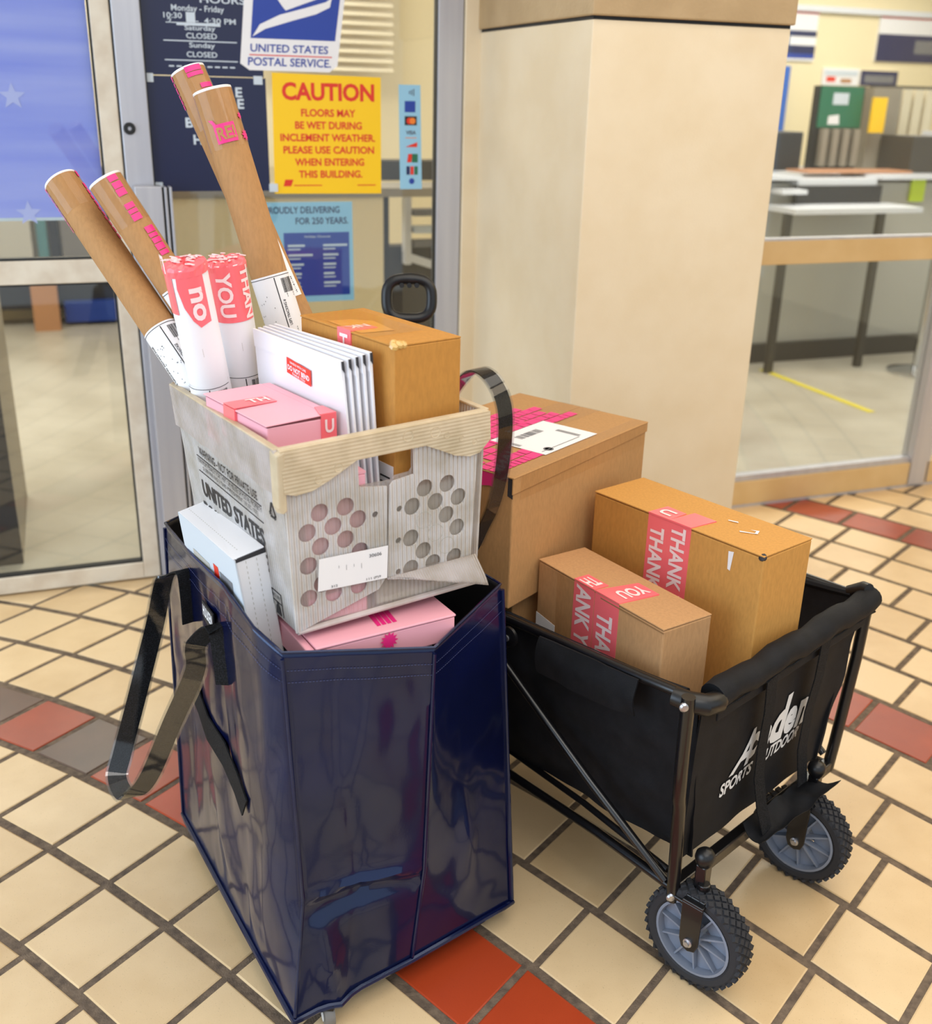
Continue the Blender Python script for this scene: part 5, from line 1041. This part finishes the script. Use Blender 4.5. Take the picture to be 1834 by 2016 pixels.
k = MB(); k.text(Cf, 'RE!', (-.012, Lg - .087), (1, 0), (0, 1), .030, .022, .0024, 0, .1, .03); k.build('print_lettering', M['kraft_tube'], pk)
k = MB(); star(k, Cf, .040, Lg - .085, .011, .0022, 0, 9, .55); star(k, Cf, .040, Lg - .052, .007, .0022, 0, 7, .55); k.build('starburst', M['hot'], t)
t, Cf, Lg = mail_tube('tall brown mailing tube half hidden behind the tallest near tube', (-.1721, 1.9306, .8112), (-.522, 2.0633, 1.588), .0312, 'kraft_tube', CAMF, KG, 0)
cap_film(t, Cf, Lg, .0312, .11); hot_band(t, Cf, -.004, .03, Lg - .02, Lg - .002, 9); hot_band(t, Cf, .012, .024, Lg - .062, Lg - .035, 4); hot_band(t, Cf, -.046, .007, Lg - .06, Lg - .002, 12); tube_label(t, Cf, -.055, .03, Lg - .44, Lg - .285, 9)
for lab, a, b_, r, word, sd in (('white mailing tube with coral capped end marked no beside brown tubes', (-.4245, 1.8341, .8112), (-.4667, 1.7397, 1.2928), .0346, 'no', 3), ('white mailing tube with coral capped end marked YOU beside the mailers', (-.3845, 1.8891, .8112), (-.4194, 1.8262, 1.2855), .0329, 'YOU', 4)):
    t, Cf, Lg = mail_tube(lab, a, b_, r, 'white', (-.1 if word == 'no' else .0, -1, .25), WG, 1)
    rg = random.Random(sd); mb = MB(); ax = Cf.t; P = []
    for j, (rr, h) in enumerate(((r + .0012, -.012), (r + .0016, -.002), (r + .0002, .003), (r * .7, .006), (r * .35, .003), (0, .004))):
        for i in range(36): q = 2 * math.pi * i / 36; P.append(Cf.o + ax * (Lg + h + (.0 if j < 2 else rg.uniform(-.0025, .0025))) + (Cf.f * math.cos(q) + Cf.g * math.sin(q)) * (rr + (rg.uniform(-.0012, .0012) if j else 0)))
    mb.add(P, [(j * 36 + i, j * 36 + (i + 1) % 36, (j + 1) * 36 + (i + 1) % 36, (j + 1) * 36 + i) for j in range(5) for i in range(36)])
    cp = mb.build('crumpled_cap', M['coral'], t)
    k = MB()
    for i in range(26): q = rg.uniform(0, 6.28); rr = rg.uniform(.2, .95) * r; c_ = Cf.o + ax * (Lg + .0066) + (Cf.f * math.cos(q) + Cf.g * math.sin(q)) * rr; d1 = V((rg.uniform(-1, 1), rg.uniform(-1, 1), 0)).normalized() * rg.uniform(.003, .009); d2 = ZZ.cross(d1).normalized() * .0018; k.hexa([c_ - d1 - d2, c_ + d1 - d2, c_ + d1 + d2, c_ - d1 + d2], [x + ax * .0015 for x in (c_ - d1 - d2, c_ + d1 - d2, c_ + d1 + d2, c_ - d1 + d2)])
    k.build('crinkle_print', M['coralw'], cp)
    mb = MB()
    if word == 'no':
        mb.rect(Cf, -r * 1.45, -r * .42, Lg - .075, Lg - .004, .0010, 0, 10, 1); mb.add([Cf.at(x, y, .0012) for x, y in [(-.006, Lg - .006), (.008, Lg - .004), (.022, Lg - .004), (.038, Lg - .004), (.038, Lg - .092), (.028, Lg - .094), (.018, Lg - .098), (.008, Lg - .085), (-.002, Lg - .062), (-.008, Lg - .03)]], [(0, 1, 8, 9), (1, 2, 7, 8), (2, 3, 5, 6), (2, 6, 7), (3, 4, 5)])
    else: mb.rect(Cf, -r * 1.5, r * 1.45, Lg - .098, Lg - .002, .0011, 0, 24, 1)
    tp = mb.build('packing_tape', M['coral'], t, True)
    k = MB()
    if word == 'no': k.text(Cf, 'no', (.010, Lg - .030), (0, -1), (1, 0), .056, .021, .0022, 0, .12, .03); k.build('tape_lettering', M['coralw'], tp); k = MB(); k.text(Cf, 'TI', (-.042, Lg - .006), (1, 0), (0, 1), .018, .03, .0018, 0, .12, .03)
    else: k.text(Cf, 'YOU', (-.015, Lg - .010), (0, -1), (1, 0), .078, .026, .0020, 0, .12, .03); k.build('tape_lettering', M['coralw'], tp); k = MB(); k.text(Cf, 'THAN', (.028, Lg - .004), (0, -1), (1, 0), .09, .018, .0020, 0, .12, .03)
    k.build('tape_lettering', M['coralw'], tp)
    tube_label(t, Cf, -.04, .048, Lg - .33, Lg - (.205 if word == 'no' else .195), 11 + sd, 'TRACKING #')
    cr = MB(); cr.rect(Cf, .012, .0125, Lg - .15, Lg - .135, .0006); cr.build('crease', M['cgrey'], t)
